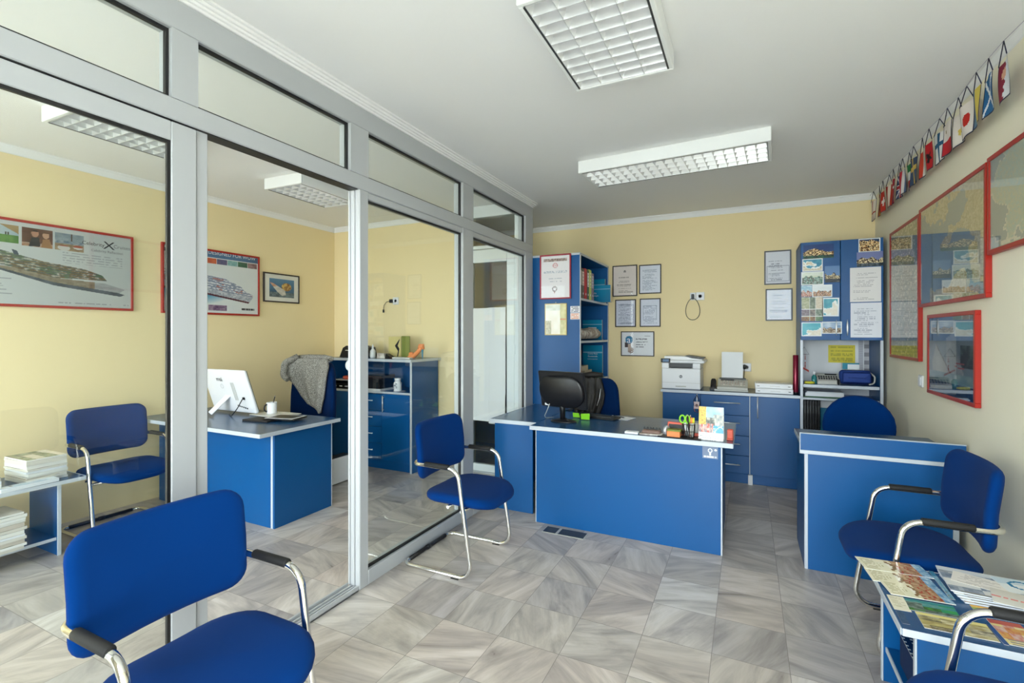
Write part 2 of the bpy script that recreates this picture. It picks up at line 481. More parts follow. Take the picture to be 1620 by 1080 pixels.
CP = [(0, 0), (.034, 0), (.034, .008), (.022, .018), (.013, .036), (.008, .048), (.008, .055), (0, .055)]
cove('trim_1', CP, (XL, YB, ZC), (XR, YB, ZC), (0, -1, 0), 'white plaster cornice along the back wall')
cove('trim_2', CP, (XL, YI, ZC), (-2.0, YI, ZC), (0, -1, 0), 'white plaster cornice along the rear wall of the inner office')
cove('trim_3', CP, (XL, YF, ZC), (XL, YI, ZC), (1, 0, 0), 'white plaster cornice along the left wall')
C2 = [(0, 0), (.024, 0), (.018, .010), (.008, .026), (0, .030)]
cove('trim_4', C2, (XR, YF, ZC), (XR, YB, ZC), (-1, 0, 0), 'thin white cornice along the right wall above the flags')
# front wall with its two shop windows (behind the camera)
fw = MB()
for (a, b, c, d) in ((XL, -4.15, 0, ZC), (-2.45, -1.10, 0, ZC), (.98, XR, 0, ZC), (-4.15, -2.45, 2.5, ZC), (-1.10, .98, 2.5, ZC), (-4.15, -2.45, 0, .08), (-1.10, .98, 0, .06)):
    fw.box(a, b, YF - .15, YF, c, d)
struct('wall_front', fw, M['wallr'], 'front wall around the shop windows', 'wall')
def shop_window(name, x0, x1, z0, z1, cuts, label):
    w = .055; mb = MB()
    mb.box(x0, x1, YF - .1, YF - .04, z0, z0 + w, .003).box(x0, x1, YF - .1, YF - .04, z1 - w, z1, .003)
    for c in [x0] + cuts + [x1 - w]: mb.box(c, c + w, YF - .1, YF - .04, z0 + w, z1 - w, .003)
    o = struct(name, mb, M['white_alu'], label, 'window')
    MB().box(x0 + w, x1 - w, YF - .073, YF - .067, z0 + w, z1 - w).build('glass_pane', M['glass'], o)
shop_window('window_1', -1.10, .98, .06, 2.5, [-.06], 'shop front window of the main office')
shop_window('window_2', -4.15, -2.45, .08, 2.5, [-3.30], 'shop front window of the inner office')
struct('pavement', MB().box(-14, 12, -22, YF - .16, -.2, -.06), M['concrete'], 'pale pavement outside the shop front', 'pavement')

# ------------------------------------------------------------------ glazed partition (plane X = -1.90)
PX0, PX1 = -1.98, -1.90
part = bpy.data.objects.new('wall_partition', None); COL.objects.link(part)
part['kind'] = 'structure'; part['label'] = 'grey aluminium and glass partition between the two offices'; part['category'] = 'partition'
def pbox(name, y0, y1, z0, z1, m='alu', x0=PX0, x1=PX1, bev=.004, lab=None):
    o = MB().box(x0, x1, y0, y1, z0, z1, bev).build(name, M[m], part)
    if lab: o['label'] = lab
    return o
ZB, ZT0, ZT1, ZH = .083, 2.150, 2.271, 2.527
pbox('head_rail', YF, 4.378, ZH, 2.640)
pbox('transom_rail', YF, 4.378, ZT0 + .04, ZT1)
pbox('transom_rail', 2.077, 3.075, ZT0, ZT0 + .04, x1=-1.905)
pbox('transom_rail', 3.227, 4.207, ZT0, ZT0 + .04, x1=-1.905)
for (a, b) in ((1.051, 1.146), (1.942, 2.077), (3.075, 3.227), (4.207, 4.378), (-.98, -.90), (.02, .10)):
    pbox('post', a, b, ZT1, ZH, bev=0)
for (a, b) in ((2.008, 2.077), (3.075, 3.227), (4.207, 4.378), (-.98, -.90), (.02, .10)):
    pbox('post', a, b, 0, ZT0 + .04)
# door jambs either side of the open passage
j = pbox('jamb', 1.146, 1.193, 0, ZT0 + .04, 'alu', x1=-1.915)
pbox('jamb_lip', 2.000, 2.009, .02, ZT0 + .035, 'alu', x0=-1.979, x1=-1.966)
pbox('jamb_lip', 2.000, 2.009, .02, ZT0 + .035, 'alu', x0=-1.940, x1=-1.932)
pbox('bottom_rail', 2.077, 3.075, 0, ZB)
pbox('bottom_rail', 3.227, 4.207, 0, ZB)
pbox('bottom_rail', -.9, .02, 0, ZB)
for q, (xa, xb, zz) in enumerate(((-1.912, -1.90, .030), (-1.936, -1.926, .024), (-1.96, -1.950, .024), (-1.985, -1.975, .030))):
    pbox('track_rail', .1, 2.0, 0.0, zz, 'alu', xa, xb, .001)
pbox('track_bed', .1, 2.0, 0.0, .008, 'steel', -1.985, -1.90, 0)
pbox('head_slot', .1, 2.0, ZT0 + .036, ZT0 + .041, 'gasket', -1.97, -1.906, 0)
# stepped cornice above the head rail
mb = MB()
for (o_, z0, z1) in ((.006, 2.640, 2.652), (.016, 2.652, 2.664), (.026, 2.664, 2.678), (.038, 2.678, 2.69)):
    mb.box(PX0 - o_, PX1 + o_, YF, 4.378 + o_, z0, z1, .002)
mb.build('cornice', M['cove'], part)
mb2 = MB()
def pane(y0, y1, z0, z1, gx=-1.94):
    MB().box(gx - .003, gx + .003, y0, y1, z0, z1).build('glass_pane', M['glass'], part)
    g = .011; a, b = gx + .004, gx + .020
    mb = MB().box(a, b, y0, y1, z1 - g, z1).box(a, b, y0, y1, z0, z0 + g).box(a, b, y0, y0 + g, z0 + g, z1 - g).box(a, b, y1 - g, y1, z0 + g, z1 - g)
    mb.build('gasket', M['gasket'], part)
for (a, b) in ((-.90, .02), (.10, 1.051), (1.146, 1.942), (2.077, 3.075), (3.227, 4.207)): pane(a, b, ZT1, ZH)
for (a, b) in ((-.90, .02), (2.077, 3.075), (3.227, 4.207)): pane(a, b, ZB, ZT0)
# round lock pull on the jamb
lk = MB(); Mx = Matrix.Rotation(PI / 2, 4, 'Y')
lk.lathe([(.026, 0), (.030, .004), (.030, .010), (.024, .015), (.010, .015)], (-1.981, 2.024, 1.225), 20, Matrix.Rotation(PI / 2, 4, 'X'))
lk.build('round_pull', M['alu'], part)
# sliding leaf, pushed fully to the left
lf = bpy.data.objects.new('door_1', None); COL.objects.link(lf); lf['kind'] = 'structure'; lf['label'] = 'glass sliding door leaf pushed open to the left'; lf['category'] = 'door'
def lbox(n, y0, y1, z0, z1): MB().box(-1.945, -1.903, y0, y1, z0, z1, .003).build(n, M['alu'], lf)
lbox('stile', 1.051, 1.142, .032, 2.183); lbox('stile', .10, .19, .032, 2.183)
lbox('top_rail', .19, 1.051, 2.112, 2.183); lbox('bottom_rail', .19, 1.051, .032, .115)
MB().box(-1.927, -1.921, .19, 1.051, .115, 2.112).build('glass_pane', M['glass'], lf)
g = .012; a, b = -1.920, -1.908
MB().box(a, b, .19, 1.051, 2.112 - g, 2.112).box(a, b, .19, 1.051, .115, .115 + g).box(a, b, .19, .19 + g, .13, 2.1).box(a, b, 1.051 - g, 1.051, .13, 2.1).build('gasket', M['gasket'], lf)

# ------------------------------------------------------------------ inner rear door, papers taped over its glass
dr = bpy.data.objects.new('door_2', None); COL.objects.link(dr); dr['kind'] = 'structure'; dr['label'] = 'white framed glass door covered with white papers'; dr['category'] = 'door'
YD = 4.26
def dbox(n, x0, x1, z0, z1, y0=YD, y1=YD + .05, m='white_alu', bev=.003): return MB().box(x0, x1, y0, y1, z0, z1, bev).build(n, M[m], dr)
dbox('frame_post', -2.04, -1.98, 0, 2.69, YD - .01, YD + .07); dbox('frame_post', -2.66, -2.60, 0, 2.69, YD - .01, YD + .07)
dbox('frame_head', -2.60, -2.04, 2.575, 2.69, YD - .01, YD + .07); dbox('frame_rail', -2.60, -2.04, 2.255, 2.29, YD - .01, YD + .07)
dbox('transom_glass', -2.60, -2.04, 2.29, 2.575, YD + .02, YD + .026, 'glass', 0)
dbox('stile', -2.13, -2.045, .012, 2.25); dbox('stile', -2.595, -2.52, .012, 2.25)
dbox('top_rail', -2.52, -2.13, 2.12, 2.25); dbox('bottom_rail', -2.52, -2.13, .012, .085); dbox('threshold', -2.60, -2.04, 0, .010, YD - .01, YD + .06, 'steel', 0)
dbox('glass_pane', -2.52, -2.13, .085, 2.12, YD + .02, YD + .026, 'glass', 0)
for (x0, x1, z0, z1) in ((-2.518, -2.340, 1.095, 1.66), (-2.352, -2.15, 1.085, 1.665), (-2.518, -2.330, .795, 1.0955), (-2.334, -2.15, .795, 1.0855), (-2.518, -2.335, .52, .7955), (-2.338, -2.155, .50, .7955)):
    dbox('paper_sheet', x0, x1, z0, z1, YD + .012 + .0015 * (x0 > -2.4), YD + .0134 + .0015 * (x0 > -2.4), 'paper', 0)
for zz in (.35, 1.2, 2.0): dbox('hinge', -2.052, -2.032, zz, zz + .09, YD - .018, YD - .004, 'white_alu', .002)

# ------------------------------------------------------------------ ceiling lamps
def ceiling_lamp(label, cx, cy, lx, ly, rz, group=None):
    """louvred box lamp; lx along local x, ly along local y (blades across the longer side)"""
    t = thing('ceiling_lamp', label, 'ceiling light', (cx, cy, ZC), rz, group)
    h = .09; w = .02; hx_, hy_ = lx / 2, ly / 2
    mb = MB().box(-hx_, hx_, -hy_, -hy_ + w, -h, 0, .003).box(-hx_, hx_, hy_ - w, hy_, -h, 0, .003).box(-hx_, -hx_ + w, -hy_ + w, hy_ - w, -h, 0, .003).box(hx_ - w, hx_, -hy_ + w, hy_ - w, -h, 0, .003)
    mb.box(-hx_ + w, hx_ - w, -hy_ + w, hy_ - w, -.012, 0)
    mb.build('housing', M['lamp'], t)
    longx = lx > ly
    L, W = (lx, ly) if longx else (ly, lx)
    L -= 2 * w + .01; W -= 2 * w + .01
    def P(a, b, z): return (a, b, z) if longx else (b, a, z)
    lv = MB(); n = round(L / .066); zt, zb = -.048, -.088
    def blade(c, half, length, along):
        q = [(-half, zt), (half, zt), (.0012, zb), (-.0012, zb)]
        V = []
        for s_ in (-length / 2, length / 2):
            for (d, z) in q:
                V.append(P(c + d, s_, z) if along else P(s_, c + d, z))
        lv.add(V, [(0, 1, 2, 3), (7, 6, 5, 4), (0, 4, 5, 1), (1, 5, 6, 2), (2, 6, 7, 3), (3, 7, 4, 0)])
    for k in range(n + 1): blade(-L / 2 + L * k / n, .012, W, True)
    for k in range(5): blade(-W / 2 + W * k / 4, .016, L, False)
    lv.build('louvre', M['louvre'], t)
    for s_ in (-1, 1):
        c = s_ * (W / 2 + .004); a, b_ = c - .004, c + .004
        p0 = P(-L / 2, a, -.0905); p1 = P(L / 2, b_, -.088)
        MB().box(min(p0[0], p1[0]), max(p0[0], p1[0]), min(p0[1], p1[1]), max(p0[1], p1[1]), -.0905, -.086).build('louvre_rim', M['darkgrey'], t)
    for k in range(4):
        c = -W / 2 + W * (k + .5) / 4
        MB().tube([P(-L / 2 + .015, c, -.036), P(L / 2 - .015, c, -.036)], .012, 12).build('tube', M['tube'], t)
    return t
ceiling_lamp('wide louvred ceiling lamp nearest the camera, cut off by the photo edge', -.53, 1.95, .46, .71, .0)
ceiling_lamp('long louvred ceiling lamp above the front desk', -.49, 3.645, 1.275, .42, -.055)
ceiling_lamp('louvred ceiling lamp of the inner office seen through the open doorway', -3.41, 3.05, .42, .66, .03)
ceiling_lamp('louvred ceiling lamp of the inner office seen behind the left glass pane', -3.40, 1.63, .40, .66, .02)

# ------------------------------------------------------------------ camera and daylight
cam = bpy.data.cameras.new('camera'); co = bpy.data.objects.new('camera', cam); COL.objects.link(co)
cam.sensor_width = 36; cam.lens = 17.0; cam.shift_y = -12 / 1620; cam.clip_start = .02
co.location = (0, 0, 1.40); co.rotation_euler = (PI / 2, 0, math.atan(372 / 765)); SC.camera = co
w = bpy.data.worlds.new('sky'); SC.world = w; w.use_nodes = True
nt = w.node_tree; bg = nt.nodes['Background']
bg.inputs['Color'].default_value = (.86, .93, 1.0, 1); bg.inputs['Strength'].default_value = 13.0
for (n, x0, x1, z0, z1) in (('a', -1.10, .98, .06, 2.5), ('b', -4.15, -2.45, .08, 2.5)):
    l = bpy.data.lights.new('daylight_portal', 'AREA'); l.shape = 'RECTANGLE'; l.size = x1 - x0; l.size_y = z1 - z0
    l.cycles.is_portal = True
    lo = bpy.data.objects.new('daylight_portal', l); COL.objects.link(lo); lo.location = ((x0 + x1) / 2, YF - .12, (z0 + z1) / 2); lo.rotation_euler = (PI / 2, 0, 0)
SC.view_settings.view_transform = 'Standard'; SC.view_settings.look = 'None'; SC.view_settings.gamma = 1.0
SC.view_settings.exposure = 0.29; SC.view_settings.use_curve_mapping = False
# ------------------------------------------------------------------ visitor chairs
def make_chair(label, loc, rz):
    """cantilever visitor chair facing local +x"""
    t = thing('visitor_chair', label, 'chair', loc, rz, 'blue visitor chairs with chrome frames')
    hy = .252; r = .0125
    half = lambda s: [(-.245, 0, r), (-.245, s * hy, r), (.235, s * hy, r), (.140, s * hy, .625), (-.175, s * hy, .625), (-.200, 0, .625)]
    a = fillet(half(-1), [.05, .075, .075, .06], 7); b = fillet(half(1), [.05, .075, .075, .06], 7)
    loop = a + list(reversed(b))[1:-1]
    MB().tube(loop, r, 12, closed=True).build('frame', M['chrome'], t)
    # black joining sleeve on the floor bar and floor glides
    MB().tube([(-.245, -.20, r), (-.245, .20, r)], .0128, 12).build('floor_bar_sleeve', M['blackp'], t)
    MB().tube([(-.245, -.018, r), (-.245, .018, r)], .0155, 12).build('sleeve_joint', M['blackp'], t)
    for s in (-1, 1):
        MB().tube([(-.085, s * hy, .6295), (-.080, s * hy, .6295), (.078, s * hy, .6295), (.083, s * hy, .6295)], [.0135, .0155, .0155, .0135], 14).build('armrest_pad', M['rubber'], t)
        MB().box(.10, .15, s * hy - .012, s * hy + .012, 0, .004).build('glide', M['blackp'], t)
    # seat: wide oval-fronted cushion
    def seat(u, v, q):
        e = max(0, u - .06) / .18
        z = .425 + q - .03 * (abs(u) / .24) ** 2.5 * (1 if u > 0 else .2) + .010 * (v / .24) ** 2
        return (u + .082, v * (1 - .04 * e), z)
    MB().pad(.475, .485, .15, .052, seat, crown=.5).build('seat', M['fabric'], t)
    MB().tube([(.165, -hy, .385), (.165, hy, .385)], .010, 10).build('cross_bar', M['chrome'], t)
    MB().tube([(.06, -hy + .02, .392), (.06, hy - .02, .392)], .010, 10).build('cross_bar', M['chrome'], t)
    # backrest: curved padded shell
    def back(u, v, q):
        x = -.172 + .036 * (u / .245) ** 2 - .13 * v * (1 if v > 0 else .35)
        return (x + q, u * (1 + .02 * v), .690 + v)
    MB().pad(.502, .338, .066, .042, back, crown=.5).build('backrest', M['fabric'], t)
    return t
ch = make_chair('blue visitor chair with its back against the glass partition, beside the front desk', (-1.628, 2.600, 0), 0)
dup(ch, (-1.470, .880, 0), 0, 'largest blue visitor chair in the lower left foreground')
dup(ch, (.727, 2.775, 0), PI, 'blue visitor chair against the right wall between counter and coffee table')
dup(ch, (.690, 1.535, 0), PI, 'blue visitor chair cut off by the lower right corner, in front of the coffee table')
dup(ch, (-4.13, 1.925, 0), 0, 'blue visitor chair against the left wall inside the inner office')

# ------------------------------------------------------------------ office swivel chairs
def office_chair(label, loc, rz, w, h, z0, fab, rtop=.2, arms=(-1, 1), sr=.27):
    t = thing('office_chair', label, 'office chair', loc, rz, None)
    def back(u, v, q):
        wd = 1 - .12 * max(0, v / (h / 2)) if rtop < .15 else 1 - .10 * max(0, v / (h / 2)) ** 2
        return (u * wd, q + .06 * (u / .25) ** 2 * -1 + .03 + .08 * (v + h / 2) * .5, z0 + h / 2 + v)
    MB().pad(w, h, rtop, .07, back, crown=.4).build('backrest', M[fab], t)
    MB().pad(.50, .48, .12, .07, lambda u, v, q: (u, v - .25, .47 + q), crown=.4).build('seat', M[fab], t)
    MB().tube(fillet([(0, -.16, .42), (0, .09, .42), (0, .10, z0 + .12)], .05), .022, 10).build('back_bar', M['blackp'], t)
    MB().cyl((0, -.2, .09), (0, -.2, .44), .028, 14).build('gas_column', M['blackp'], t)
    mb = MB()
    for k in range(5):
        a = 2 * PI * k / 5 + .3
        mb.tube([(0, -.2, .10), (sr * math.cos(a), -.2 + sr * math.sin(a), .07)], [.03, .016], 8)
    mb.build('star_base', M['blackp'], t)
    for k in range(5):
        a = 2 * PI * k / 5 + .3; x, y = sr * math.cos(a), -.2 + sr * math.sin(a)
        MB().tube([(x - .02 * math.sin(a), y + .02 * math.cos(a), .03), (x + .02 * math.sin(a), y - .02 * math.cos(a), .03)], .03, 12).build('caster', M['blackp'], t)
    for s in arms:
        MB().tube(fillet([(s * .25, -.12, .44), (s * .30, -.12, .46), (s * .30, -.12, .66)], .04), .013, 8).build('arm_support', M['blackp'], t)
        MB().pad(.26, .055, .025, .022, lambda u, v, q, s=s: (s * .30 + v, u - .14, .67 + q)).build('armrest', M['blackp'], t)
    return t
office_chair('blue office chair with a round back behind the reception counter', (.735, 4.32, 0), .02, .45, .44, .50, 'fabric', .20, ())
office_chair('dark navy office chair behind the front desk, draped with a black jacket', (-1.222, 4.27, 0), .0, .42, .56, .44, 'navy', .11, (1,), .22)
office_chair('tall navy office chair in the inner office, draped with a grey cardigan', (-3.735, 3.36, 0), .0, .57, .62, .51, 'navy', .12, (), .19)
def drape(rows, y_of, amp, nx=26, sub=5, th=.012, top=None):
    """hanging cloth: rows (z, xl, xr); y_of(x, z) is the surface it hangs on"""
    R_ = []
    for i in range(len(rows) - 1):
        for k in range(sub):
            t = k / sub; R_.append([rows[i][q] + (rows[i + 1][q] - rows[i][q]) * t for q in range(3)])
    R_.append(list(rows[-1]))
    F_, B_ = [], []
    for (z, a, b) in R_:
        for i in range(nx + 1):
            u = i / nx; x = a + (b - a) * u
            d = rows[0][0] - z
            fold = amp * (math.sin(u * 17 + d * 5) * .6 + math.sin(u * 31 + 1.3 + d * 9) * .3) * min(1, d * 6 + .1) + amp * .8 * (fbm(u * 6, d * 9, 3) - .5)
            F_.append((x, y_of(x, z) - th - amp - fold, z + .006 * math.sin(u * 23))); B_.append((x, y_of(x, z) - .001, z))
    mb = MB(); m = nx + 1; n = len(R_); V = F_ + B_; o = len(F_)
    F = []
    for j in range(n - 1):
        for i in range(nx):
            a = j * m + i
            F.append((a, a + m, a + m + 1, a + 1)); F.append((o + a, o + a + 1, o + a + m + 1, o + a + m))
    for i in range(nx):
        F.append((i, i + 1, o + i + 1, o + i)); a = (n - 1) * m + i; F.append((a + 1, a, o + a, o + a + 1))
    for j in range(n - 1):
        a = j * m; F.append((a + m, a, o + a, o + a + m)); a += nx; F.append((a, a + m, o + a + m, o + a))
    return mb.add(V, F, True)
cd_ = drape([(1.165, -3.99, -3.52), (1.10, -4.03, -3.49), (1.02, -4.02, -3.52), (.955, -3.98, -3.54), (.90, -3.93, -3.55), (.80, -3.86, -3.57), (.73, -3.79, -3.60), (.69, -3.68, -3.61), (.655, -3.63, -3.615)],
            lambda x, z: 3.330 + .04 * (z - .51) - .96 * (x + 3.735) ** 2, .014, th=.012)
cg = thing('cardigan', 'grey knitted cardigan hanging over the tall navy office chair', 'cardigan', (-3.75, 3.32, .65))
cd_.build('body', M['cardigan'], cg, True)
sl = fillet([(-3.93, 3.325, 1.178), (-4.00, 3.225, 1.12), (-3.995, 3.205, 1.00), (-3.94, 3.215, .965)], .05, 5)
n_ = len(sl); MB().tube(sl, [.032 - .006 * i / n_ for i in range(n_)], 12).build('sleeve', M['cardigan'], cg, True)
MB().tube([(-3.97, 3.35, 1.166), (-3.85, 3.385, 1.172), (-3.65, 3.39, 1.172), (-3.53, 3.362, 1.164)], [.024, .028, .028, .024], 12).build('shoulder_fold', M['cardigan'], cg, True)
jk = thing('jacket', 'crumpled black jacket hung over the navy office chair behind the monitor', 'jacket', (-1.28, 4.2, .62))
drape([(1.005, -1.37, -1.18), (.95, -1.40, -1.16), (.86, -1.41, -1.14), (.78, -1.41, -1.15), (.70, -1.40, -1.18), (.62, -1.39, -1.20)], lambda x, z: 4.242 + .04 * (z - .44) - .96 * (x + 1.222) ** 2, .028, th=.02).build('body', M['jacket'], jk, True)
MB().tube([(-1.36, 4.292, 1.018), (-1.28, 4.305, 1.028), (-1.18, 4.31, 1.026)], [.022, .028, .02], 10).build('collar', M['jacket'], jk, True)
MB().tube([(-1.155, 4.155, .92), (-1.165, 4.15, .84), (-1.185, 4.145, .77)], .003, 6).build('zip', M['steel'], jk, True)

# ------------------------------------------------------------------ furniture (blue laminate boards with silver edges)
BV = .0015
def board(t, name, x0, x1, y0, y1, z0, z1, m='blue', lab=None):
    if name in ('desktop', 'worktop', 'top'): m = 'top'
    o = MB().box(x0, x1, y0, y1, z0, z1, BV).build(name, M[m], t, True)
    if lab: o['label'] = lab
    return o
def eband(t, x0, x1, y0, y1, z0, z1, name='edge_band'):
    return board(t, name, x0, x1, y0, y1, z0, z1, 'edge')
def handle(t, a, b, out, name='handle'):
    """slim bar handle from a to b standing off by vector out"""
    a = Vector(a); b = Vector(b); o = Vector(out); d = (b - a).normalized()
    mb = MB().tube([a + o, b + o], .0055, 8)
    mb.cyl(a + d * .02, a + d * .02 + o, .004, 8).cyl(b - d * .02, b - d * .02 + o, .004, 8)
    return mb.build(name, M['steel'], t, True)

# front desk (right part) and its return (left part)
t = thing('front_desk', 'wide blue front desk facing the room, with the monitor and pen tray on it', 'desk', (-.77, 3.65, 0))
board(t, 'desktop', -1.454, -.079, 3.292, 4.05, .690, .718)
eband(t, -1.455, -.078, 3.288, 3.292, .689, .719, 'front_edge_band'); eband(t, -.079, -.076, 3.292, 4.05, .689, .719, 'side_edge_band')
board(t, 'front_panel', -1.414, -.150, 3.322, 3.342, 0, .690); eband(t, -.150, -.140, 3.321, 3.343, 0, .690); eband(t, -1.420, -1.414, 3.321, 3.343, 0, .690)
board(t, 'side_panel', -.170, -.150, 3.343, 4.02, 0, .690); board(t, 'side_panel', -1.414, -1.396, 3.343, 3.74, 0, .690)
t = thing('desk_return', 'narrower blue side desk between the front desk and the bookcase', 'desk', (-1.65, 3.9, 0))
board(t, 'desktop', -1.862, -1.458, 3.424, 4.34, .690, .718); eband(t, -1.864, -1.458, 3.420, 3.424, .689, .719, 'front_edge_band'); eband(t, -1.866, -1.862, 3.424, 4.34, .689, .719, 'side_edge_band')
board(t, 'front_panel', -1.834, -1.500, 3.452, 3.470, 0, .690); board(t, 'side_panel', -1.834, -1.816, 3.470, 4.32, 0, .690)
# reception counter
t = thing('reception_counter', 'short blue reception counter by the right wall with a raised fascia', 'counter', (.66, 3.6, 0))
board(t, 'fascia', .286, 1.040, 3.340, 3.358, .712, .808); eband(t, .284, 1.041, 3.339, 3.359, .808, .813, 'fascia_edge_band'); eband(t, .281, .286, 3.339, 3.359, .69, .813, 'fascia_side_edge')
eband(t, .286, 1.040, 3.336, 3.360, .690, .712, 'counter_edge_band')
board(t, 'front_panel', .326, .992, 3.362, 3.380, 0, .690); eband(t, .308, .326, 3.361, 3.381, 0, .690); eband(t, .992, 1.018, 3.361, 3.381, 0, .690)
board(t, 'side_panel', .308, .326, 3.381, 3.84, 0, .690); board(t, 'side_panel', 1.0, 1.018, 3.381, 3.84, 0, .690)
board(t, 'worktop', .296, 1.02, 3.36, 3.86, .722, .748); eband(t, .292, .296, 3.36, 3.86, .721, .749, 'side_edge_band')
# credenza along the back wall
t = thing('credenza', 'long low blue cabinet along the back wall with drawers and doors', 'cabinet', (-.16, 5.22, 0))
board(t, 'carcass', -.760, .424, 5.02, 5.44, .09, .825)
board(t, 'top', -.775, .424, 4.985, 5.44, .825, .850); eband(t, -.776, .424, 4.981, 4.985, .824, .851, 'front_edge_band')
board(t, 'plinth', -.74, .42, 5.03, 5.05, 0, .09)
d = board(t, 'door', -.758, -.408, 5.0, 5.02, .095, .82); handle(d, (0, 0, 0), (0, 0, 0.001), (0, 0, 0)) if False else None
def sub(parent, name, mb, m):
    """sub-part given in world space under a part of thing parent"""
    root = parent.parent
    Mx = (Matrix.Translation(root['_l']) @ Matrix.Rotation(root['_r'], 4, 'Z')).inverted()
    mb.v = [tuple(Mx @ Vector(p)) for p in mb.v]
    return mb.build(name, M[m], parent)
def bar(a, b, out):
    a = Vector(a); b = Vector(b); o = Vector(out); q = (b - a).normalized()
    return MB().tube([a + o, b + o], .0055, 8).cyl(a + q * .02, a + q * .02 + o, .004, 8).cyl(b - q * .02, b - q * .02 + o, .004, 8)
sub(d, 'handle', bar((-.435, 5.0, .70), (-.435, 5.0, .82), (0, -.025, 0)), 'steel')
zs = [.095, .262, .450, .636, .820]
for k in range(4):
    d = board(t, 'drawer', -.402, .016, 5.0, 5.02, zs[k] + .003, zs[k + 1] - .003)
    zc = (.178, .372, .566, .752)[k]
    sub(d, 'handle', bar((-.285, 5.0, zc), (-.058, 5.0, zc), (0, -.025, 0)), 'steel')
eband(t, .018, .026, 4.999, 5.02, .09, .824, 'divider_edge')
d = board(t, 'door', .028, .422, 5.0, 5.02, .095, .82)
sub(d, 'handle', bar((.086, 5.0, .625), (.086, 5.0, .835 - .015), (0, -.025, 0)), 'steel')
board(t, 'foot_block', .008, .046, 4.99, 5.03, 0, .09, 'whitep', 'white foot block')
# tall cabinet in the right corner
t = thing('tall_cabinet', 'tall blue cabinet in the right corner covered with postcards', 'cabinet', (.725, 5.2, 0))
board(t, 'side_panel', .428, .446, 5.01, 5.44, 0, 2.21); board(t, 'side_panel', 1.008, 1.026, 5.01, 5.44, 0, 2.21)
eband(t, .426, .448, 5.004, 5.012, 0, 1.352, 'side_edge_band'); eband(t, 1.006, 1.028, 5.004, 5.012, 0, 1.352, 'side_edge_band')
board(t, 'top_panel', .428, 1.026, 5.01, 5.44, 2.192, 2.21)
board(t, 'back_panel', .446, 1.008, 5.425, 5.44, .05, 2.192, 'paper', 'white back board')
board(t, 'inner_shelf', .446, 1.008, 5.03, 5.425, 1.352, 1.370)
for (za, zb) in ((.925, .950), (.815, .832), (.50, .518), (.06, .078)):
    board(t, 'shelf', .448, 1.006, 5.035, 5.425, za, zb); eband(t, .448, 1.006, 5.030, 5.035, za - .001, zb + .001, 'shelf_edge_band')
for (a, b, hx_) in ((.430, .722, .693), (.726, 1.024, .772)):
    d = board(t, 'door', a, b, 4.99, 5.008, 1.345, 2.208)
    z0 = 1.385
    V = MB().lathe([(.0015, 0), (.006, .035), (.0085, .068), (.006, .10), (.0015, .136)], (hx_, 4.978, z0), 10)
    sub(d, 'handle', V, 'steel')
# bookcase
t = thing('bookcase', 'tall blue bookcase standing sideways behind the front desk with a framed diploma on its side', 'bookcase', (-1.66, 4.9, 0))
board(t, 'side_panel', -1.92, -1.424, 4.392, 4.410, 0, 2.158); board(t, 'side_panel', -1.92, -1.424, 5.41, 5.428, 0, 2.158)
eband(t, -1.424, -1.417, 4.390, 4.412, 0, 2.160, 'side_edge_band'); eband(t, -1.424, -1.417, 5.408, 5.430, 0, 2.160, 'side_edge_band')
board(t, 'top_panel', -1.92, -1.424, 4.390, 5.428, 2.150, 2.168); eband(t, -1.92, -1.424, 4.386, 4.390, 2.149, 2.170, 'top_edge_band'); eband(t, -1.424, -1.417, 4.39, 5.428, 2.149, 2.170, 'top_front_edge_band')
board(t, 'back_panel', -1.92, -1.905, 4.410, 5.41, 0, 2.15)
for (za, zb) in ((1.722, 1.742), (1.312, 1.332), (.90, .92), (.49, .51), (.05, .07)):
    board(t, 'shelf', -1.90, -1.430, 4.411, 5.409, za, zb); eband(t, -1.430, -1.424, 4.411, 5.409, za - .001, zb + .001, 'shelf_edge_band')
# inner desk
t = thing('inner_desk', 'blue corner desk in the inner office with a white computer on it', 'desk', (-3.7, 2.6, 0))
board(t, 'desktop', -4.50, -2.975, 2.203, 2.925, .690, .716); eband(t, -4.50, -2.972, 2.199, 2.203, .689, .717, 'front_edge_band'); eband(t, -2.975, -2.971, 2.203, 2.925, .689, .717, 'side_edge_band')
board(t, 'front_panel', -4.47, -3.085, 2.372, 2.390, 0, .690); eband(t, -3.085, -3.065, 2.371, 2.391, 0, .690)
board(t, 'side_panel', -3.065, -3.047, 2.372, 2.900, 0, .690); eband(t, -3.066, -3.046, 2.900, 2.908, 0, .690); board(t, 'side_panel', -4.47, -4.452, 2.391, 2.90, 0, .690)
# inner cabinet
t = thing('inner_cabinet', 'blue cabinet with an open shelf on the rear wall of the inner office', 'cabinet', (-3.6, 4.1, 0))
board(t, 'top', -4.16, -2.985, 3.855, 4.37, 1.118, 1.143); eband(t, -4.16, -2.983, 3.850, 3.855, 1.117, 1.144, 'front_edge_band'); eband(t, -2.985, -2.981, 3.855, 4.37, 1.117, 1.144, 'side_edge_band')
board(t, 'side_panel', -3.028, -3.010, 3.905, 4.36, 0, 1.118); board(t, 'side_panel', -4.14, -4.122, 3.905, 4.36, 0, 1.118)
eband(t, -3.030, -3.008, 3.897, 3.905, 0, 1.118); eband(t, -4.142, -4.12, 3.897, 3.905, 0, 1.118); 
board(t, 'back_panel', -4.122, -3.028, 4.345, 4.36, .08, 1.118)
board(t, 'shelf', -4.12, -3.03, 3.905, 4.345, .786, .806); eband(t, -4.12, -3.03, 3.898, 3.905, .785, .807, 'shelf_edge_band')
board(t, 'bottom', -4.12, -3.03, 3.92, 4.345, .08, .098); board(t, 'plinth', -4.12, -3.03, 3.93, 3.945, 0, .08)
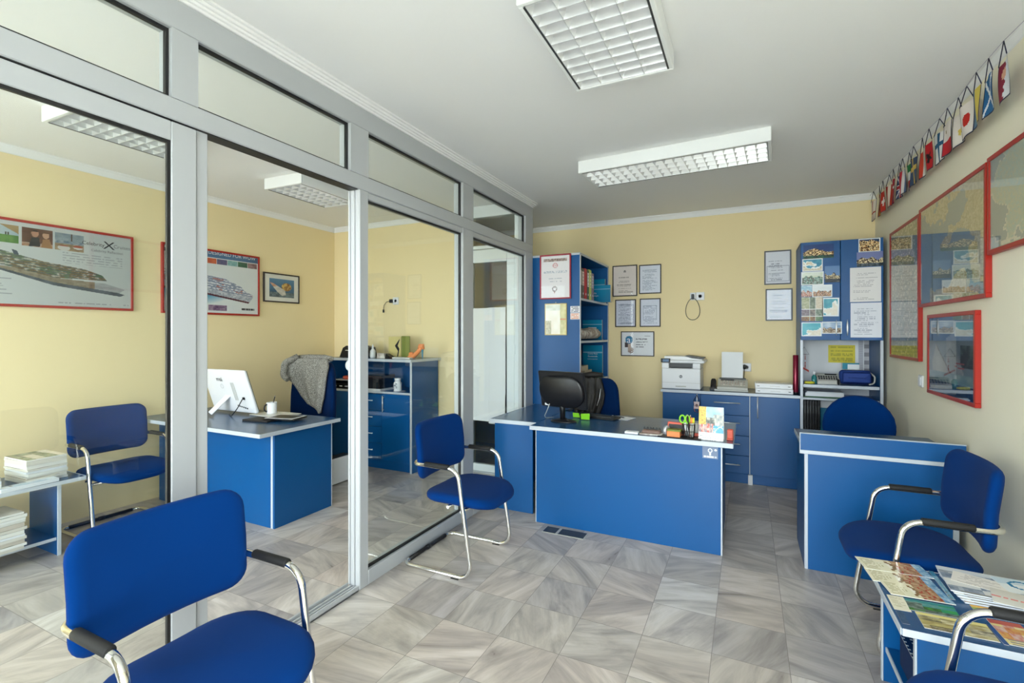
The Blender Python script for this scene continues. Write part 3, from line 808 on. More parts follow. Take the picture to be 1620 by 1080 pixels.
xs = [-4.118, -3.754, -3.391, -3.032]
for k in range(3):
    if k == 1:
        for q in range(4):
            za = .10 + q * .17; d = board(t, 'drawer', xs[1] + .002, xs[2] - .002, 3.897, 3.915, za + .002, za + .168)
            sub(d, 'handle', bar((xs[1] + .10, 3.897, za + .10), (xs[1] + .26, 3.897, za + .10), (0, -.022, 0)), 'steel')
    else:
        d = board(t, 'door', xs[k] + .002, xs[k + 1] - .002, 3.897, 3.915, .10, .782)
        hx_ = xs[1] - .03 if k == 0 else xs[2] + .03
        sub(d, 'handle', bar((hx_, 3.897, .60), (hx_, 3.897, .765), (0, -.022, 0)), 'steel')
# coffee tables
def coffee_table(label, x0, x1, y0, y1, H, front, ye, zs_):
    """top, two end panels and a bottom shelf; front = x of the open long side"""
    t = thing('coffee_table', label, 'coffee table', ((x0 + x1) / 2, (y0 + y1) / 2, 0))
    board(t, 'top', x0, x1, y0, y1, H - .022, H)
    s = -1 if abs(front - x0) < abs(front - x1) else 1
    eband(t, front, front + s * .004, y0, y1, H - .023, H + .001, 'front_edge_band'); eband(t, x0, x1, y0 - .004, y0, H - .023, H + .001, 'side_edge_band'); eband(t, x0, x1, y1, y1 + .004, H - .023, H + .001, 'side_edge_band')
    xa, xb = (front + .045, x1 - .03) if s < 0 else (x0 + .03, front - .02)
    f2 = xa if s < 0 else xb
    for yy in ye:
        board(t, 'end_panel', xa, xb, yy - .009, yy + .009, 0, H - .022); eband(t, f2, f2 + s * .006, yy - .010, yy + .010, 0, H - .022)
    board(t, 'shelf', xa + .012, xb - .012, ye[0] + .01, ye[1] - .01, zs_ - .018, zs_); eband(t, f2 - s * .012, f2 - s * .006, ye[0] + .01, ye[1] - .01, zs_ - .019, zs_ + .001, 'shelf_edge_band')
    return t
coffee_table('low blue coffee table by the right wall covered with brochures', .450, 1.045, 1.955, 2.465, .450, .450, (1.99, 2.42), .14)
coffee_table('low blue coffee table with magazine stacks behind the left glass pane', -4.33, -3.90, .70, 1.63, .470, -3.90, (.85, 1.50), .115)
# ------------------------------------------------------------------ printed matter
def doc(seed, bg='#eef0f6', ink='#8e94a4', head=.10, dens=.75, rows=26, box=None, mark=None):
    B = hx(bg); I = hx(ink)
    def fn(u, v):
        y = 1 - v
        if mark and ((u - mark[0]) ** 2 + ((y - mark[1]) * 1.3) ** 2) < mark[2] ** 2:
            return mix(B, hx(mark[3]), .4 + .6 * hsh(int(u * 60), int(y * 60), seed))
        if box and (abs(u - box[0]) < .012 or abs(u - box[2]) < .012) and box[1] < y < box[3]: return mix(B, I, .7)
        if box and (abs(y - box[1]) < .008 or abs(y - box[3]) < .008) and box[0] < u < box[2]: return mix(B, I, .7)
        r = int(y * rows * 2)
        if r % 2 == 0 and y > head and y < .93:
            a = .12 + .1 * (hsh(r, seed) > .6); b = .55 + .35 * hsh(r, seed, 3)
            if a < u < b and hsh(r, seed, 5) < dens and hsh(int(u * 40), r, seed) < .8: return mix(B, I, .55 + .3 * hsh(int(u * 70), r))
        return B
    return fn
def framed(name, label, cat, o, rz, w, h, b, dep, fm, fn, nx, ny, extra=None, group=None, pm='print', glass='pane_soft'):
    t = thing(name, label, cat, o, rz, group)
    W, H = w / 2, h / 2
    mb = MB()
    for q in ((-W, W, H - b, H), (-W, W, -H, -H + b), (-W, -W + b, -H + b, H - b), (W - b, W, -H + b, H - b)):
        mb.box(q[0], q[1], -dep, -.001, q[2], q[3], .002)
    mb.build('frame', M[fm], t)
    m = MB().pic((-W + b * .9, -dep + .007, -H + b * .9), (1, 0, 0), (0, 0, 1), w - 1.8 * b, h - 1.8 * b, nx, ny, fn, .002)
    if extra: extra(m, W, H, -dep + .007)
    m.build('picture', M[pm], t)
    if glass: MB().box(-W + b, W - b, -dep + .003, -dep + .0045, -H + b, H - b).build('glass', M[glass], t)
    return t
UX, UZ = (1, 0, 0), (0, 0, 1)
RB, RR, RL = 0.0, -PI / 2, PI / 2
def back(x0, x1, z0, z1): return ((x0 + x1) / 2, YB, (z0 + z1) / 2), x1 - x0, z1 - z0
G = 'framed licences on the back wall'
def bf(label, x0, x1, z0, z1, fm, fn, b=.011, extra=None):
    o, w, h = back(x0, x1, z0, z1); framed('framed_certificate', label, 'framed certificate', o, RB, w, h, b, .016, fm, fn, 40, 52, extra, G)
bf('cream licence with a crest, upper left of the five frames beside the bookcase', -1.375, -1.098, 1.822, 2.170, 'blackf', doc(1, '#f1e6e0', '#a99a93', .3, .5, 24, None, (.5, .18, .05, '#6e6a66')))
bf('white letter in a black frame, upper right of the five beside the bookcase', -1.078, -.840, 1.842, 2.162, 'blackf', doc(2, '#e9edf8', '#8d97ad', .16, .9, 26))
bf('densely printed table in a black frame, middle left of the five beside the bookcase', -1.345, -1.112, 1.478, 1.786, 'blackf', doc(3, '#dfe3f2', '#848ca6', .14, .95, 30, (.1, .16, .92, .9)))
bf('ruled table in a black frame, middle right of the five beside the bookcase', -1.070, -.847, 1.478, 1.790, 'blackf', doc(4, '#e4e8f5', '#8a93aa', .2, .8, 28, (.14, .24, .84, .76)))
def memfn(u, v):
    y = 1 - v; B = hx('#eef0f4')
    if ((u - .17) / .75 * .75) ** 2 + 0 < 0: return B
    if (u - .24) ** 2 * 1.9 + (y - .33) ** 2 < .028: return hx('#1f7fae')
    if .11 < u < .2 and .45 < y < .66: return hx('#4a3f44')
    if .2 < u < .29 and .47 < y < .78: return mix(hx('#d9c8bc'), hx('#a99084'), hsh(int(u * 60), int(y * 60)))
    if (u - .29) ** 2 * 2 + (y - .78) ** 2 < .018: return mix(hx('#5d4f4b'), hx('#c9b8ae'), hsh(int(u * 50), int(y * 50)))
    r = int(y * 40)
    if u > .45 and r in (11, 12, 16, 17, 21, 25) and u < (.8, .8, .82, .72, .76, .7)[(11, 12, 16, 17, 21, 25).index(r)] and hsh(int(u * 50), r) < .75: return hx('#8b8b95')
    if u > .72 and r in (6,) and u < .9: return hx('#8b8b95')
    return B
def mem_ex(m, W, H, y): m.text('a', (-W + .24 * 2 * W, y, H - .35 * 2 * H), UX, UZ, .105, 'CENTER', .0008, (.95, .97, 1))
bf('landscape membership diploma with a blue round letter emblem, lowest of the five', -1.280, -.914, 1.152, 1.428, 'blackf', memfn, .010, mem_ex)
bf('upper grey framed form to the left of the tall cabinet', .154, .388, 1.888, 2.224, 'greyf', doc(6, '#e9ebf3', '#8f93a4', .2, .7, 24, (.06, .45, .96, .94)), .012)
bf('lower grey framed letter to the left of the tall cabinet', .165, .399, 1.530, 1.846, 'greyf', doc(7, '#e4e7f2', '#9096a8', .1, .55, 22, None, (.78, .72, .05, '#8e97b5')), .012)

# diploma, calendar and stickers on the bookcase side (plane Y = 4.392)
def dipfn(u, v):
    y = 1 - v; B = hx('#f2eef0')
    if .07 < y < .13 and .08 < u < .92: return mix(hx('#d8c2b8'), hx('#6a5a58'), (fbm(u * 26, y * 60, 2) - .25) * 1.7)
    if abs(math.hypot((u - .5) * .74, y - .235) - .052) < .011: return hx('#d9a0a6')
    if math.hypot((u - .5) * .74, y - .235) < .025: return hx('#e3bcc0')
    if .37 < y < .42 and .08 < u < .9 and hsh(int(u * 44), int(y * 58), 2) < .45: return hx('#bcc2ce')
    if .5 < y < .64 and .28 < u < .72 and int(y * 50) % 3 == 0 and hsh(int(u * 40), int(y * 50)) < .7: return hx('#c2c2cc')
    if abs(math.hypot(u - .48, (y - .79) * 1.3) - .07) < .018: return hx('#9a8a8c')
    if .84 < y < .9 and abs(u - .48) < .03: return hx('#b0787c')
    return B
framed('framed_diploma', 'pink bordered diploma in a thin red frame on the side of the bookcase', 'framed diploma', (-1.664, 4.3855, 1.951), RB, .318, .430, .013, .018, 'pinkred', dipfn, 44, 58)
def goldfn(u, v):
    y = 1 - v; B = hx('#f4f1dc')
    if u > .72: return mix(hx('#ded6a0'), hx('#b7ae72'), vn(u * 10, y * 14, 2) * .8) if not abs(y - .5) < .03 else hx('#d08a5a')
    if y < .2: return mix(hx('#cfd3c0'), hx('#f5f5ee'), vn(u * 7, y * 12, 4))
    if u < .28 and y > .55: return mix(hx('#d8d2b8'), hx('#a89f7e'), vn(u * 22, y * 26, 5))
    return mix(hx('#fdfbf0'), hx('#f0e2cc'), vn(u * 4, y * 4, 9))
t = thing('wall_calendar', 'pale golden wall calendar on the bookcase side below the diploma', 'calendar', (-1.662, 4.390, 1.541), 0)
MB().box(-.1135, .1135, -.010, -.001, -.1535, .1535, .002).build('backing', M['gold'], t)
MB().pic((-.104, -.0108, -.144), UX, UZ, .208, .288, 32, 44, goldfn).build('sheet', M['gloss'], t)
MB().tube([(0, -.004, .15), (0, -.004, .168)], .003, 8).build('hanger', M['steel'], t)
def stick(seed, a, b):
    def fn(u, v):
        if int(v * 9) % 2 == 1 and .1 < u < .9 and hsh(int(u * 12), int(v * 9), seed) < .85: return hx(b)
        return hx(a)
    return fn
solo('sticker', 'white notice with dark lettering stuck high on the bookcase edge', 'sticker', MB().pic((-1.516, 4.3895, 1.602), UX, UZ, .092, .062, 20, 18, stick(1, '#f0f1f5', '#5a5f78'), .0006), M['print'])
solo('sticker', 'white notice with orange lettering directly below the dark lettered one', 'sticker', MB().pic((-1.516, 4.3895, 1.538), UX, UZ, .092, .060, 20, 18, stick(5, '#f6e9e4', '#e08a6a'), .0006), M['print'])

# red framed maps and pictures on the right wall
def sea_land(seed, sea, land, thr, sc=(4, 3)):
    def fn(u, v):
        n = fbm(u * sc[0] + seed, v * sc[1] - seed, seed, 4)
        if abs(n - thr) < .012: return hx('#f2ecd6')
        return mix(hx(sea), hx('#c2ccc8'), .4 * vn(u * 3, v * 3, seed)) if n < thr else mix(hx(land), hx('#e6d8ae'), hsh(int(u * 110), int(v * 90), seed) * .7)
    return fn
def mapB(u, v):
    n = fbm(u * 3 + 3, v * 3, 11, 4) + .35 * (u - .45) - .1 * abs(v - .5)
    if n < .52: return mix(hx('#aebcb9'), hx('#8fa3a8'), vn(u * 4, v * 4, 2))
    return mix(hx('#cdbf8e'), hx('#efe3bb'), hsh(int(u * 90), int(v * 60), 4))
def mapA(u, v): return mix(hx('#b9a56a'), hx('#8f9a6e'), fbm(u * 5, v * 9, 8)) if hsh(int(u * 44), int(v * 66)) < .85 else hx('#e8dcae')
def shipD(u, v):
    y = 1 - v
    if y > .84: return mix(hx('#2f5f96'), hx('#1c3c6a'), hsh(int(u * 40), int(y * 80)))
    if y > .72: return mix(hx('#5f8fa6'), hx('#c9d6d4'), fbm(u * 9, y * 20, 3))
    S1 = [(.18, .36), (.42, .62), (.42, .72), (.1, .74), (.08, .6)]
    S2 = [(.42, .28), (.62, .18), (.66, .42), (.8, .72), (.42, .72)]
    if abs((y - .36) - (u - .18) * 1.05) < .012 and .18 < u < .75: return hx('#5a4642')
    if .6 < u < .8 and .58 < y < .66 and int((y - u * .1) * 60) % 3 == 0: return hx('#b85a62')
    if inpoly(u, y, S1): return mix(hx('#d6d4cc'), hx('#b2b4b2'), fbm(u * 12, y * 7, 1))
    if inpoly(u, y, S2): return mix(hx('#c9cdd1'), hx('#8e9aa6'), fbm(u * 14, y * 14, 5))
    if .28 < u < .46 and .6 < y < .72: return hx('#3d565e')
    if u > .72 and .35 < y < .62: return mix(hx('#2c3640'), hx('#7fa09a'), (fbm(u * 16, y * 16, 2) - .3) * 1.6)
    return mix(hx('#8fa3b6'), hx('#6f8090'), fbm(u * 4, y * 4, 6))
def rw(name, label, y0, y1, z0, z1, fn, nx, ny, cat='framed map'):
    framed(name, label, cat, (XR, (y0 + y1) / 2, (z0 + z1) / 2), RR, y1 - y0, z1 - z0, .022, .026, 'red', fn, nx, ny, None, 'red framed pictures on the right wall', 'print', 'pane')
rw('framed_map', 'tan map in a red frame, farthest along the wall beside the tall cabinet', 4.100, 4.83, 1.215, 2.205, mapA, 50, 66)
rw('framed_map', 'large red framed map of grey blue sea, second from the tall cabinet', 3.085, 4.092, 1.575, 2.225, mapB, 100, 66)
rw('framed_map', 'red framed world map with pale green land, cut off by the right photo edge', 2.07, 3.072, 1.775, 2.238, sea_land(5, '#a9b3ad', '#c4d8cc', .5), 100, 48)
rw('framed_picture', 'red framed picture of a white sailing ship above blue waves, lowest on the right wall', 3.205, 3.93, 1.027, 1.520, shipD, 76, 56, 'framed picture')

# posters on the left wall of the inner office
SUP = [(0, .30), (.2, .33), (.37, .36), (.55, .45), (.75, .50), (.84, .56), (.865, .63), (.60, .64), (.37, .54), (0, .44)]
HUL = [(0, .43), (.37, .53), (.6, .64), (.86, .67), (.965, .735), (.93, .79), (.6, .70), (.37, .575), (0, .50)]
KEL = [(0, .50), (.37, .575), (.6, .70), (.93, .785), (.965, .81), (.94, .835), (.6, .74), (.37, .60), (0, .535)]
def ell(a, b, cx, cy, rx, ry): return ((a - cx) / rx) ** 2 + ((b - cy) / ry) ** 2 < 1
def ph_lawn(a, b):
    if b > .55: return mix(hx('#4f8f3c'), hx('#86b45a'), fbm(a * 9, b * 6, 2))
    if inpoly(a, b, [(.45, 0), (1, 0), (1, .45)]): return mix(hx('#c9ae7c'), hx('#a98a58'), fbm(a * 6, b * 9, 4))
    if b > .40 and any(abs(a - c) < .022 for c in (.2, .34, .62, .7)): return hx('#4a4a40')
    return mix(hx('#dfe9ea'), hx('#b9d2dc'), a)
def ph_pair(a, b):
    if ell(a, b, .42, .27, .12, .20): return hx('#d9a184') if b > .17 else hx('#2c1a16')
    if ell(a, b, .78, .30, .11, .19): return hx('#e0b090') if b > .2 else hx('#7a4a2a')
    if inpoly(a, b, [(.22, 1), (.30, .5), (.55, .45), (.60, .95)]): return hx('#22262e')
    if inpoly(a, b, [(.62, 1), (.68, .52), (.9, .5), (1, 1)]): return hx('#b88658')
    if b > .78: return mix(hx('#e6dccb'), hx('#a8603c'), fbm(a * 9, b * 9, 3))
    return mix(hx('#5a3226'), hx('#8a5a40'), fbm(a * 5, b * 4, 6))
def ph_deck(a, b):
    if b < .42: return mix(hx('#b9c9d2'), hx('#7f93a2'), fbm(a * 6, b * 6, 1)) if abs(a - .58) > .03 else hx('#5a4a40')
    if b < .6: return mix(hx('#4f6f8c'), hx('#dfe3e2'), fbm(a * 12, b * 8, 5))
    if ell(a, b, .3, .85, .22, .16) or ell(a, b, .8, .75, .18, .12): return hx('#eceae4') if b > .75 else hx('#c0583e')
    return mix(hx('#8a6a48'), hx('#d9c4a0'), fbm(a * 9, b * 7, 8))
def shipfn(u, v, photos):
    y = 1 - v; B = hx('#e9efee')
    for (x0, x1, y0, y1, f) in photos:
        if x0 < u < x1 and y0 < y < y1: return f((u - x0) / (x1 - x0), (y - y0) / (y1 - y0))
    for (cx, cy) in ((.33, .33), (.425, .372)):
        if inpoly(u, y, [(cx, cy + .03), (cx - .012, cy - .035), (cx + .012, cy - .02), (cx + .02, cy + .03)]): return hx('#4f5f70')
    if inpoly(u, y, KEL): return mix(hx('#46525f'), hx('#6c7886'), vn(u * 30, y * 8, 1))
    if inpoly(u, y, HUL): return mix(hx('#dde1e1'), hx('#b0b7bb'), fbm(u * 30, y * 40, 2)) if u > .80 or (y - u * .2) < .47 else mix(hx('#c2b49a'), hx('#8a7f6c'), fbm(u * 60, y * 40, 12))
    if inpoly(u, y, SUP):
        e = (y - u * .21); n = fbm(u * 55, y * 60, 4)
        if int(e * 95) % 3 == 0: return mix(hx('#4f5a55'), hx('#8a9490'), n)
        c = mix(hx('#9a8a5c'), hx('#6f5a42'), fbm(u * 24, y * 30, 6))
        if fbm(u * 11, y * 16, 9) > .58: c = mix(c, hx('#5f8a6a'), .7)
        if u > .62 and n > .55: c = mix(c, hx('#8a4a34'), .6)
        return mix(c, hx('#d9d8cc'), .9 if n > .64 else (.35 if n > .5 else 0))
    if .68 < y < .93 and u < .50 and int(y * 90) % 2 == 0 and (u % .23) > .06 and (u % .23) < .09 + .1 * hsh(int(y * 90), int(u / .23)): return hx('#bcc3c7')
    if .29 < y < .44 and .64 < u < .95 and int(y * 90) % 3 == 0 and hsh(int(u * 120), int(y * 90)) < .72: return hx('#c3c9cd')
    if y > .945 and u > .62 and hsh(int(u * 140), 3) < .6 and y < .957: return hx('#b3b9be')
    return B
PH1 = ((.10, .285, .055, .27, ph_deck), (.30, .443, .055, .27, ph_lawn), (.457, .592, .055, .28, ph_pair), (.604, .742, .06, .28, ph_deck))
def ex1(m, W, H, y):
    X = lambda u: -W + u * 2 * W
    Z = lambda v: H - v * 2 * H
    m.text('Celebrity', (X(.842), y, Z(.165)), UX, UZ, .038, 'RIGHT', .0008, hx('#3c3e44'))
    m.text('X', (X(.866), y, Z(.165)), (1.3, 0, 0), UZ, .085, 'CENTER', .0008, hx('#2c2e34'))
    m.text('Cruises', (X(.890), y, Z(.165)), UX, UZ, .038, 'LEFT', .0008, hx('#8a8d92'))
    m.text('Celebrity Reflection', (X(.858), y, Z(.245)), UX, UZ, .026, 'CENTER', .0008, hx('#8c9096'))
framed('framed_poster', 'wide red framed cruise ship poster behind the left glass pane', 'poster', (XL, 1.585, 1.89), RL, 1.25, .605, .018, .024, 'red', lambda u, v: shipfn(u, v, PH1), 300, 150, ex1, 'cruise posters on the left wall')
def post2(u, v):
    y = 1 - v
    if y < .10: return mix(hx('#5f86ae'), hx('#4f76a0'), u) if u > .085 else hx('#4a525a')
    if .115 < y < .20 and .40 < u < .985:
        k = int((u - .40) / .117); c = ('#c8553a', '#8a6a8a', '#5fa3a8', '#3c8a5e', '#c0a0a4')[min(k, 4)]
        if (u - .40) % .117 < .006: return hx('#eef0f0')
        return mix(hx(c), hx(('#e07a4c', '#4f5f86', '#b9d6d2', '#57605c', '#6a4a4e')[min(k, 4)]), fbm(u * 40, y * 30, k))
    q = [(.0, .36), (.45, .40), (.62, .43), (.80, .54), (.83, .60), (.94, .67), (.93, .70), (.6, .64), (.3, .58), (0, .55)]
    h2 = [(0, .55), (.3, .58), (.6, .64), (.94, .70), (.90, .79), (.6, .72), (.3, .65), (0, .62)]
    k2 = [(0, .62), (.3, .65), (.6, .72), (.90, .79), (.88, .815), (.6, .75), (.3, .68), (0, .65)]
    if inpoly(u, y, k2): return hx('#5c2f3c')
    if inpoly(u, y, h2): return mix(hx('#d9dde2'), hx('#9aa2b4'), hsh(int(u * 60), int(y * 60)))
    if inpoly(u, y, q):
        n = fbm(u * 45, y * 60, 9); e = y - u * .18
        if int(e * 75) % 3 == 0: return mix(hx('#6b7694'), hx('#a3adc2'), n)
        return mix(hx('#e9ecf0'), hx('#8f9ab2'), max(0, (n - .42) * 4)) if fbm(u * 14, y * 18, 3) < .62 else hx('#b9827c')
    if y > .63 and u < .75 and y < .86: return mix(hx('#2f86b4'), hx('#e9efee'), max(0, (y - .66) * 5) + max(0, u - .45) * 2.4)
    if .87 < y < .96 and .43 < u < .63: return mix(hx('#4a2a58'), hx('#c9b4c2'), fbm(u * 30, y * 30, 3))
    if .90 < y < .935 and .80 < u < .955: return hx('#2f3236') if u < .84 or hsh(int(u * 90), 2) < .6 else hx('#8a8d90')
    if .05 < u < .30 and .3 < y < .44 and int(y * 70) % 2 == 0 and hsh(int(u * 50), int(y * 70)) < .6: return hx('#aab0b4')
    return hx('#e9eeee')
def ex2(m, W, H, y):
    m.text('DESIGNED FOR WOW', (-W + .43 * 2 * W, y, H - .048 * 2 * H), (1.0, 0, 0), UZ, .048, 'LEFT', .0008, hx('#eef4fa'))
    c = (-W + .05 * 2 * W, y, H - .055 * 2 * H)
    m.disc(c, UX, UZ, .022, 20, .0008, hx('#e8ecee'), .015)
    for a in (-.016, 0, .016): m.add([(c[0] + a - .005, y - .001, c[2] + .004), (c[0] + a + .005, y - .001, c[2] + .004), (c[0] + a, y - .001, c[2] + .024)], [(0, 1, 2)], False, [L3(hx('#e8ecee'))])
framed('framed_poster', 'red framed poster of a white ship under a blue headline band', 'poster', (XL, 2.888, 1.888), RL, .928, .612, .018, .024, 'red', post2, 230, 152, ex2, 'cruise posters on the left wall')
def post3(u, v):
    y = 1 - v
    if not (.13 < u < .87 and .16 < y < .84): return hx('#ecebe4')
    a, b = (u - .13) / .74, (y - .16) / .68
    if inpoly(a, b, [(.02, .22), (.16, .26), (.62, .62), (.66, .86), (.5, .92), (.3, .7)]): return mix(hx('#e6e2da'), hx('#b9b4ac'), fbm(a * 9, b * 9, 2)) if b > .45 - .1 * a else mix(hx('#c8683e'), hx('#e6d6c6'), fbm(a * 14, b * 14, 4))
    if (a - .68) ** 2 + (b - .42) ** 2 * .8 < .04: return mix(hx('#8a5a2a'), hx('#f0d27a'), (fbm(a * 18, b * 18, 5) - .25) * 2)
    if b > .72: return mix(hx('#3c4a56'), hx('#8aa0a6'), fbm(a * 14, b * 10, 7))
    return mix(hx('#5f8fb4'), hx('#36607e'), b)
framed('framed_picture', 'small black framed picture of a ship with a white mount', 'framed picture', (XL, 3.626, 1.894), RL, .448, .312, .014, .020, 'blackf', post3, 90, 64)

# ------------------------------------------------------------------ postcards and papers on the tall cabinet doors
YP = 4.989
def bord(fn, b=.06, asp=1.4):
    def g(u, v):
        if u < b / asp * 1.2 or u > 1 - b / asp * 1.2 or v < b or v > 1 - b: return hx('#eef1f2')
        return fn(u, v)
    return g
def night(seed, sky, lights, water=None, hz=.45):
    def fn(u, v):
        if water and v < .22: return mix(hx(water), hx('#0c1a20'), vn(u * 20, v * 5, seed))
        e = hz + .35 * vn(u * 5, 0, seed)
        if v < e:
            c = hsh(int(u * 34), int(v * 24), seed)
            return mix(hx(lights), hx('#fbe9b8'), c) if c > .62 else mix(hx('#2a1e1c'), hx(lights), c * .9)
        return mix(hx(sky), hx('#6f8fc4'), .22 * max(0, 1 - v) + .12 * vn(u * 4, v * 4, seed))
    return fn
def coast(seed, sea, shore, side=1, thr=.55):
    def fn(u, v):
        n = fbm(u * 3, v * 3, seed) * .6 + .5 * ((u - .5) * side - (v - .4)) + .25
        if n > thr + .03: return mix(hx(shore), hx('#f3efe2'), fbm(u * 12, v * 12, seed + 1))
        if n > thr - .03: return hx('#f4f8f6')
        return mix(hx(sea), hx('#7fd0d6'), fbm(u * 5, v * 5, seed + 2) * .6)
    return fn
def town(seed, sky, a, b, hz=.4):
    def fn(u, v):
        if v < hz + .25 * vn(u * 9, 1, seed): return (hx(a), hx(b), mix(hx(a), (1, 1, 1), .5), hx('#5a4a40'))[int(hsh(int(u * 26), int(v * 20), seed) * 4)]
        return mix(hx(sky), hx('#eef4f6'), fbm(u * 3, v * 5, seed))
    return fn
def multi(u, v):
    k = (0 if u < .38 else (1 if u < .66 else 2)) + 3 * (0 if v > .5 else (1 if v > .2 else 2))
    if min(abs(u - .38), abs(u - .66)) < .012 or abs(v - .5) < .01 or abs(v - .2) < .01: return hx('#dfe2de')
    p = (('#6f7a52', '#d9d3b4'), ('#3c4a3a', '#a8b49a'), ('#c4b49a', '#efe6d6'), ('#4c3a44', '#a0949c'), ('#2f2a2c', '#b9a89a'), ('#33483c', '#d0d6c2'), ('#3a2418', '#e09a3a'), ('#54301c', '#d9b06a'), ('#22402e', '#9ab88a'))[k]
    return mix(hx(p[0]), hx(p[1]), fbm(u * 16, v * 22, k))
GP = 'postcards on the tall cabinet doors'
def card(label, x0, x1, z0, z1, fn, rot=0.0, name='postcard', cat='postcard', m='gloss', nx=44, ny=32, dy=0.0, group=GP):
    w, h = x1 - x0, z1 - z0; c = ((x0 + x1) / 2, YP - dy, (z0 + z1) / 2)
    ux = Vector((math.cos(rot), 0, math.sin(rot))); uz = Vector((-math.sin(rot), 0, math.cos(rot)))
    o = Vector(c) - ux * w / 2 - uz * h / 2
    solo(name, label, cat, MB().pic(o, ux, uz, w, h, nx, ny, fn, .0008), M[m], group)
card('long night postcard of a lit harbour city with green water, topmost on the left door', .448, .675, 2.062, 2.185, night(3, '#173a78', '#e0a24c', '#1f6a4c', .38))
card('postcard of a blue bay and pale town, second on the left door', .441, .594, 1.952, 2.062, bord(coast(4, '#2f7fa6', '#b9ae8e', -.2, .5)))
card('green toned postcard of a pool colonnade, third from the top on the left door', .432, .602, 1.830, 1.948, bord(town(6, '#c9d3b4', '#4f7a6a', '#8aa69a', .55)))
card('upright dusk postcard of a floodlit white palace on the left door', .610, .720, 1.847, 1.990, night(9, '#5f86b8', '#d9c8a0', '#14181c', .30))
card('small postcard of a red and white church under blue sky', .432, .514, 1.728, 1.826, town(12, '#6fa8c6', '#c26a4a', '#e0d6cc', .35), m='gloss', nx=26, ny=30)
card('wide pale postcard of a long brown city skyline', .516, .664, 1.722, 1.830, bord(town(15, '#dfe6ea', '#a86f4c', '#c69a72', .32), .05))
card('tall collage postcard of many small views', .434, .596, 1.512, 1.724, multi, nx=48, ny=60)
card('postcard of white cliffs in a turquoise sea beside the collage postcard', .590, .714, 1.553, 1.714, bord(coast(21, '#2f8fa8', '#e6ded0', .9, .52), .06, .8), rot=-.02)
card('bright turquoise beach postcard at the bottom left of the left door', .434, .586, 1.380, 1.502, bord(coast(24, '#1f9fb8', '#d2cdb8', .8, .62)))
card('postcard of rocks under a stormy blue sky at the bottom of the left door', .588, .734, 1.402, 1.506, bord(town(27, '#3f6aa6', '#8a6a4c', '#c9b89a', .30)), dy=.0012)
card('night postcard of an orange lit old town, topmost on the right door', .852, 1.003, 2.092, 2.206, bord(night(30, '#2a3c5c', '#e88a2c', None, .62)))
card('postcard of a twilight skyline and fountain, second on the right door', .840, 1.022, 1.970, 2.094, night(33, '#7a7fae', '#a8926a', '#5f6a72', .34))
card('upper typed white sheet on the right cabinet door', .792, 1.008, 1.672, 1.964, doc(41, '#ece9e8', '#b3aeb2', .12, .55, 24), name='notice_sheet', cat='paper', m='print', nx=36, ny=48, group='typed sheets on the cabinet door')
card('lower typed white sheet on the right cabinet door', .796, 1.012, 1.370, 1.664, doc(44, '#e9ebf4', '#a8adbe', .08, .7, 18), name='notice_sheet', cat='paper', m='print', nx=36, ny=48, group='typed sheets on the cabinet door')

# ------------------------------------------------------------------ string of pennant flags on the right wall
FS = 1.010
def fl_cross(bg, c, w=.1, cx=.5, cy=.62, c2=None):
    def fn(u, v):
        if abs(u - cx) < w or abs(v - cy) < w * .8:
            if c2 and (abs(u - cx) < w * .5 or abs(v - cy) < w * .4): return hx(c2)
            return hx(c)
        return hx(bg)
    return fn
def fl_v(*cs): return lambda u, v: hx(cs[min(int(u * len(cs)), len(cs) - 1)])
def fl_h(*cs): return lambda u, v: hx(cs[min(int((1 - v) * len(cs)), len(cs) - 1)])
def fl_salt(u, v): return hx('#e6eaf0') if abs(u - v) < .075 or abs(u - 1 + v) < .075 else hx('#2a6ba0')
def fl_blob(bg, c, r, cx=.5, cy=.5, jag=0):
    def fn(u, v):
        d = math.hypot((u - cx), (v - cy) * 1.25)
        return hx(c) if d < r * (1 + jag * (vn(math.atan2(v - cy, u - cx) * 3 + 9, 0, 2) - .5)) else hx(bg)
    return fn
def fl_qat(u, v):
    if (u - .42) ** 2 + (v - .7) ** 2 < .02: return hx('#d8a58a')
    return hx('#8a2038') if u < .5 + .06 * math.sin(v * 30) else hx('#dfe0e6')
def fl_malta(u, v):
    if v < .46: return hx('#c01f2a')
    return hx('#a08a6a') if abs(u - .3) < .06 and abs(v - .78) < .05 else hx('#e8dfd8')
def fl_swiss(u, v):
    a, b = abs(u - .5), abs(v - .5)
    return hx('#f2e6e2') if (a < .09 and b < .2) or (a < .26 and b < .07) else hx('#c8301f')
def fl_uk(u, v):
    if abs(u - .5) < .07 or abs(v - .5) < .06: return hx('#a8202c')
    if abs(u - .5) < .12 or abs(v - .5) < .10 or abs(u - v) < .06 or abs(u - 1 + v) < .06: return hx('#e2dde2')
    return hx('#2a3560')
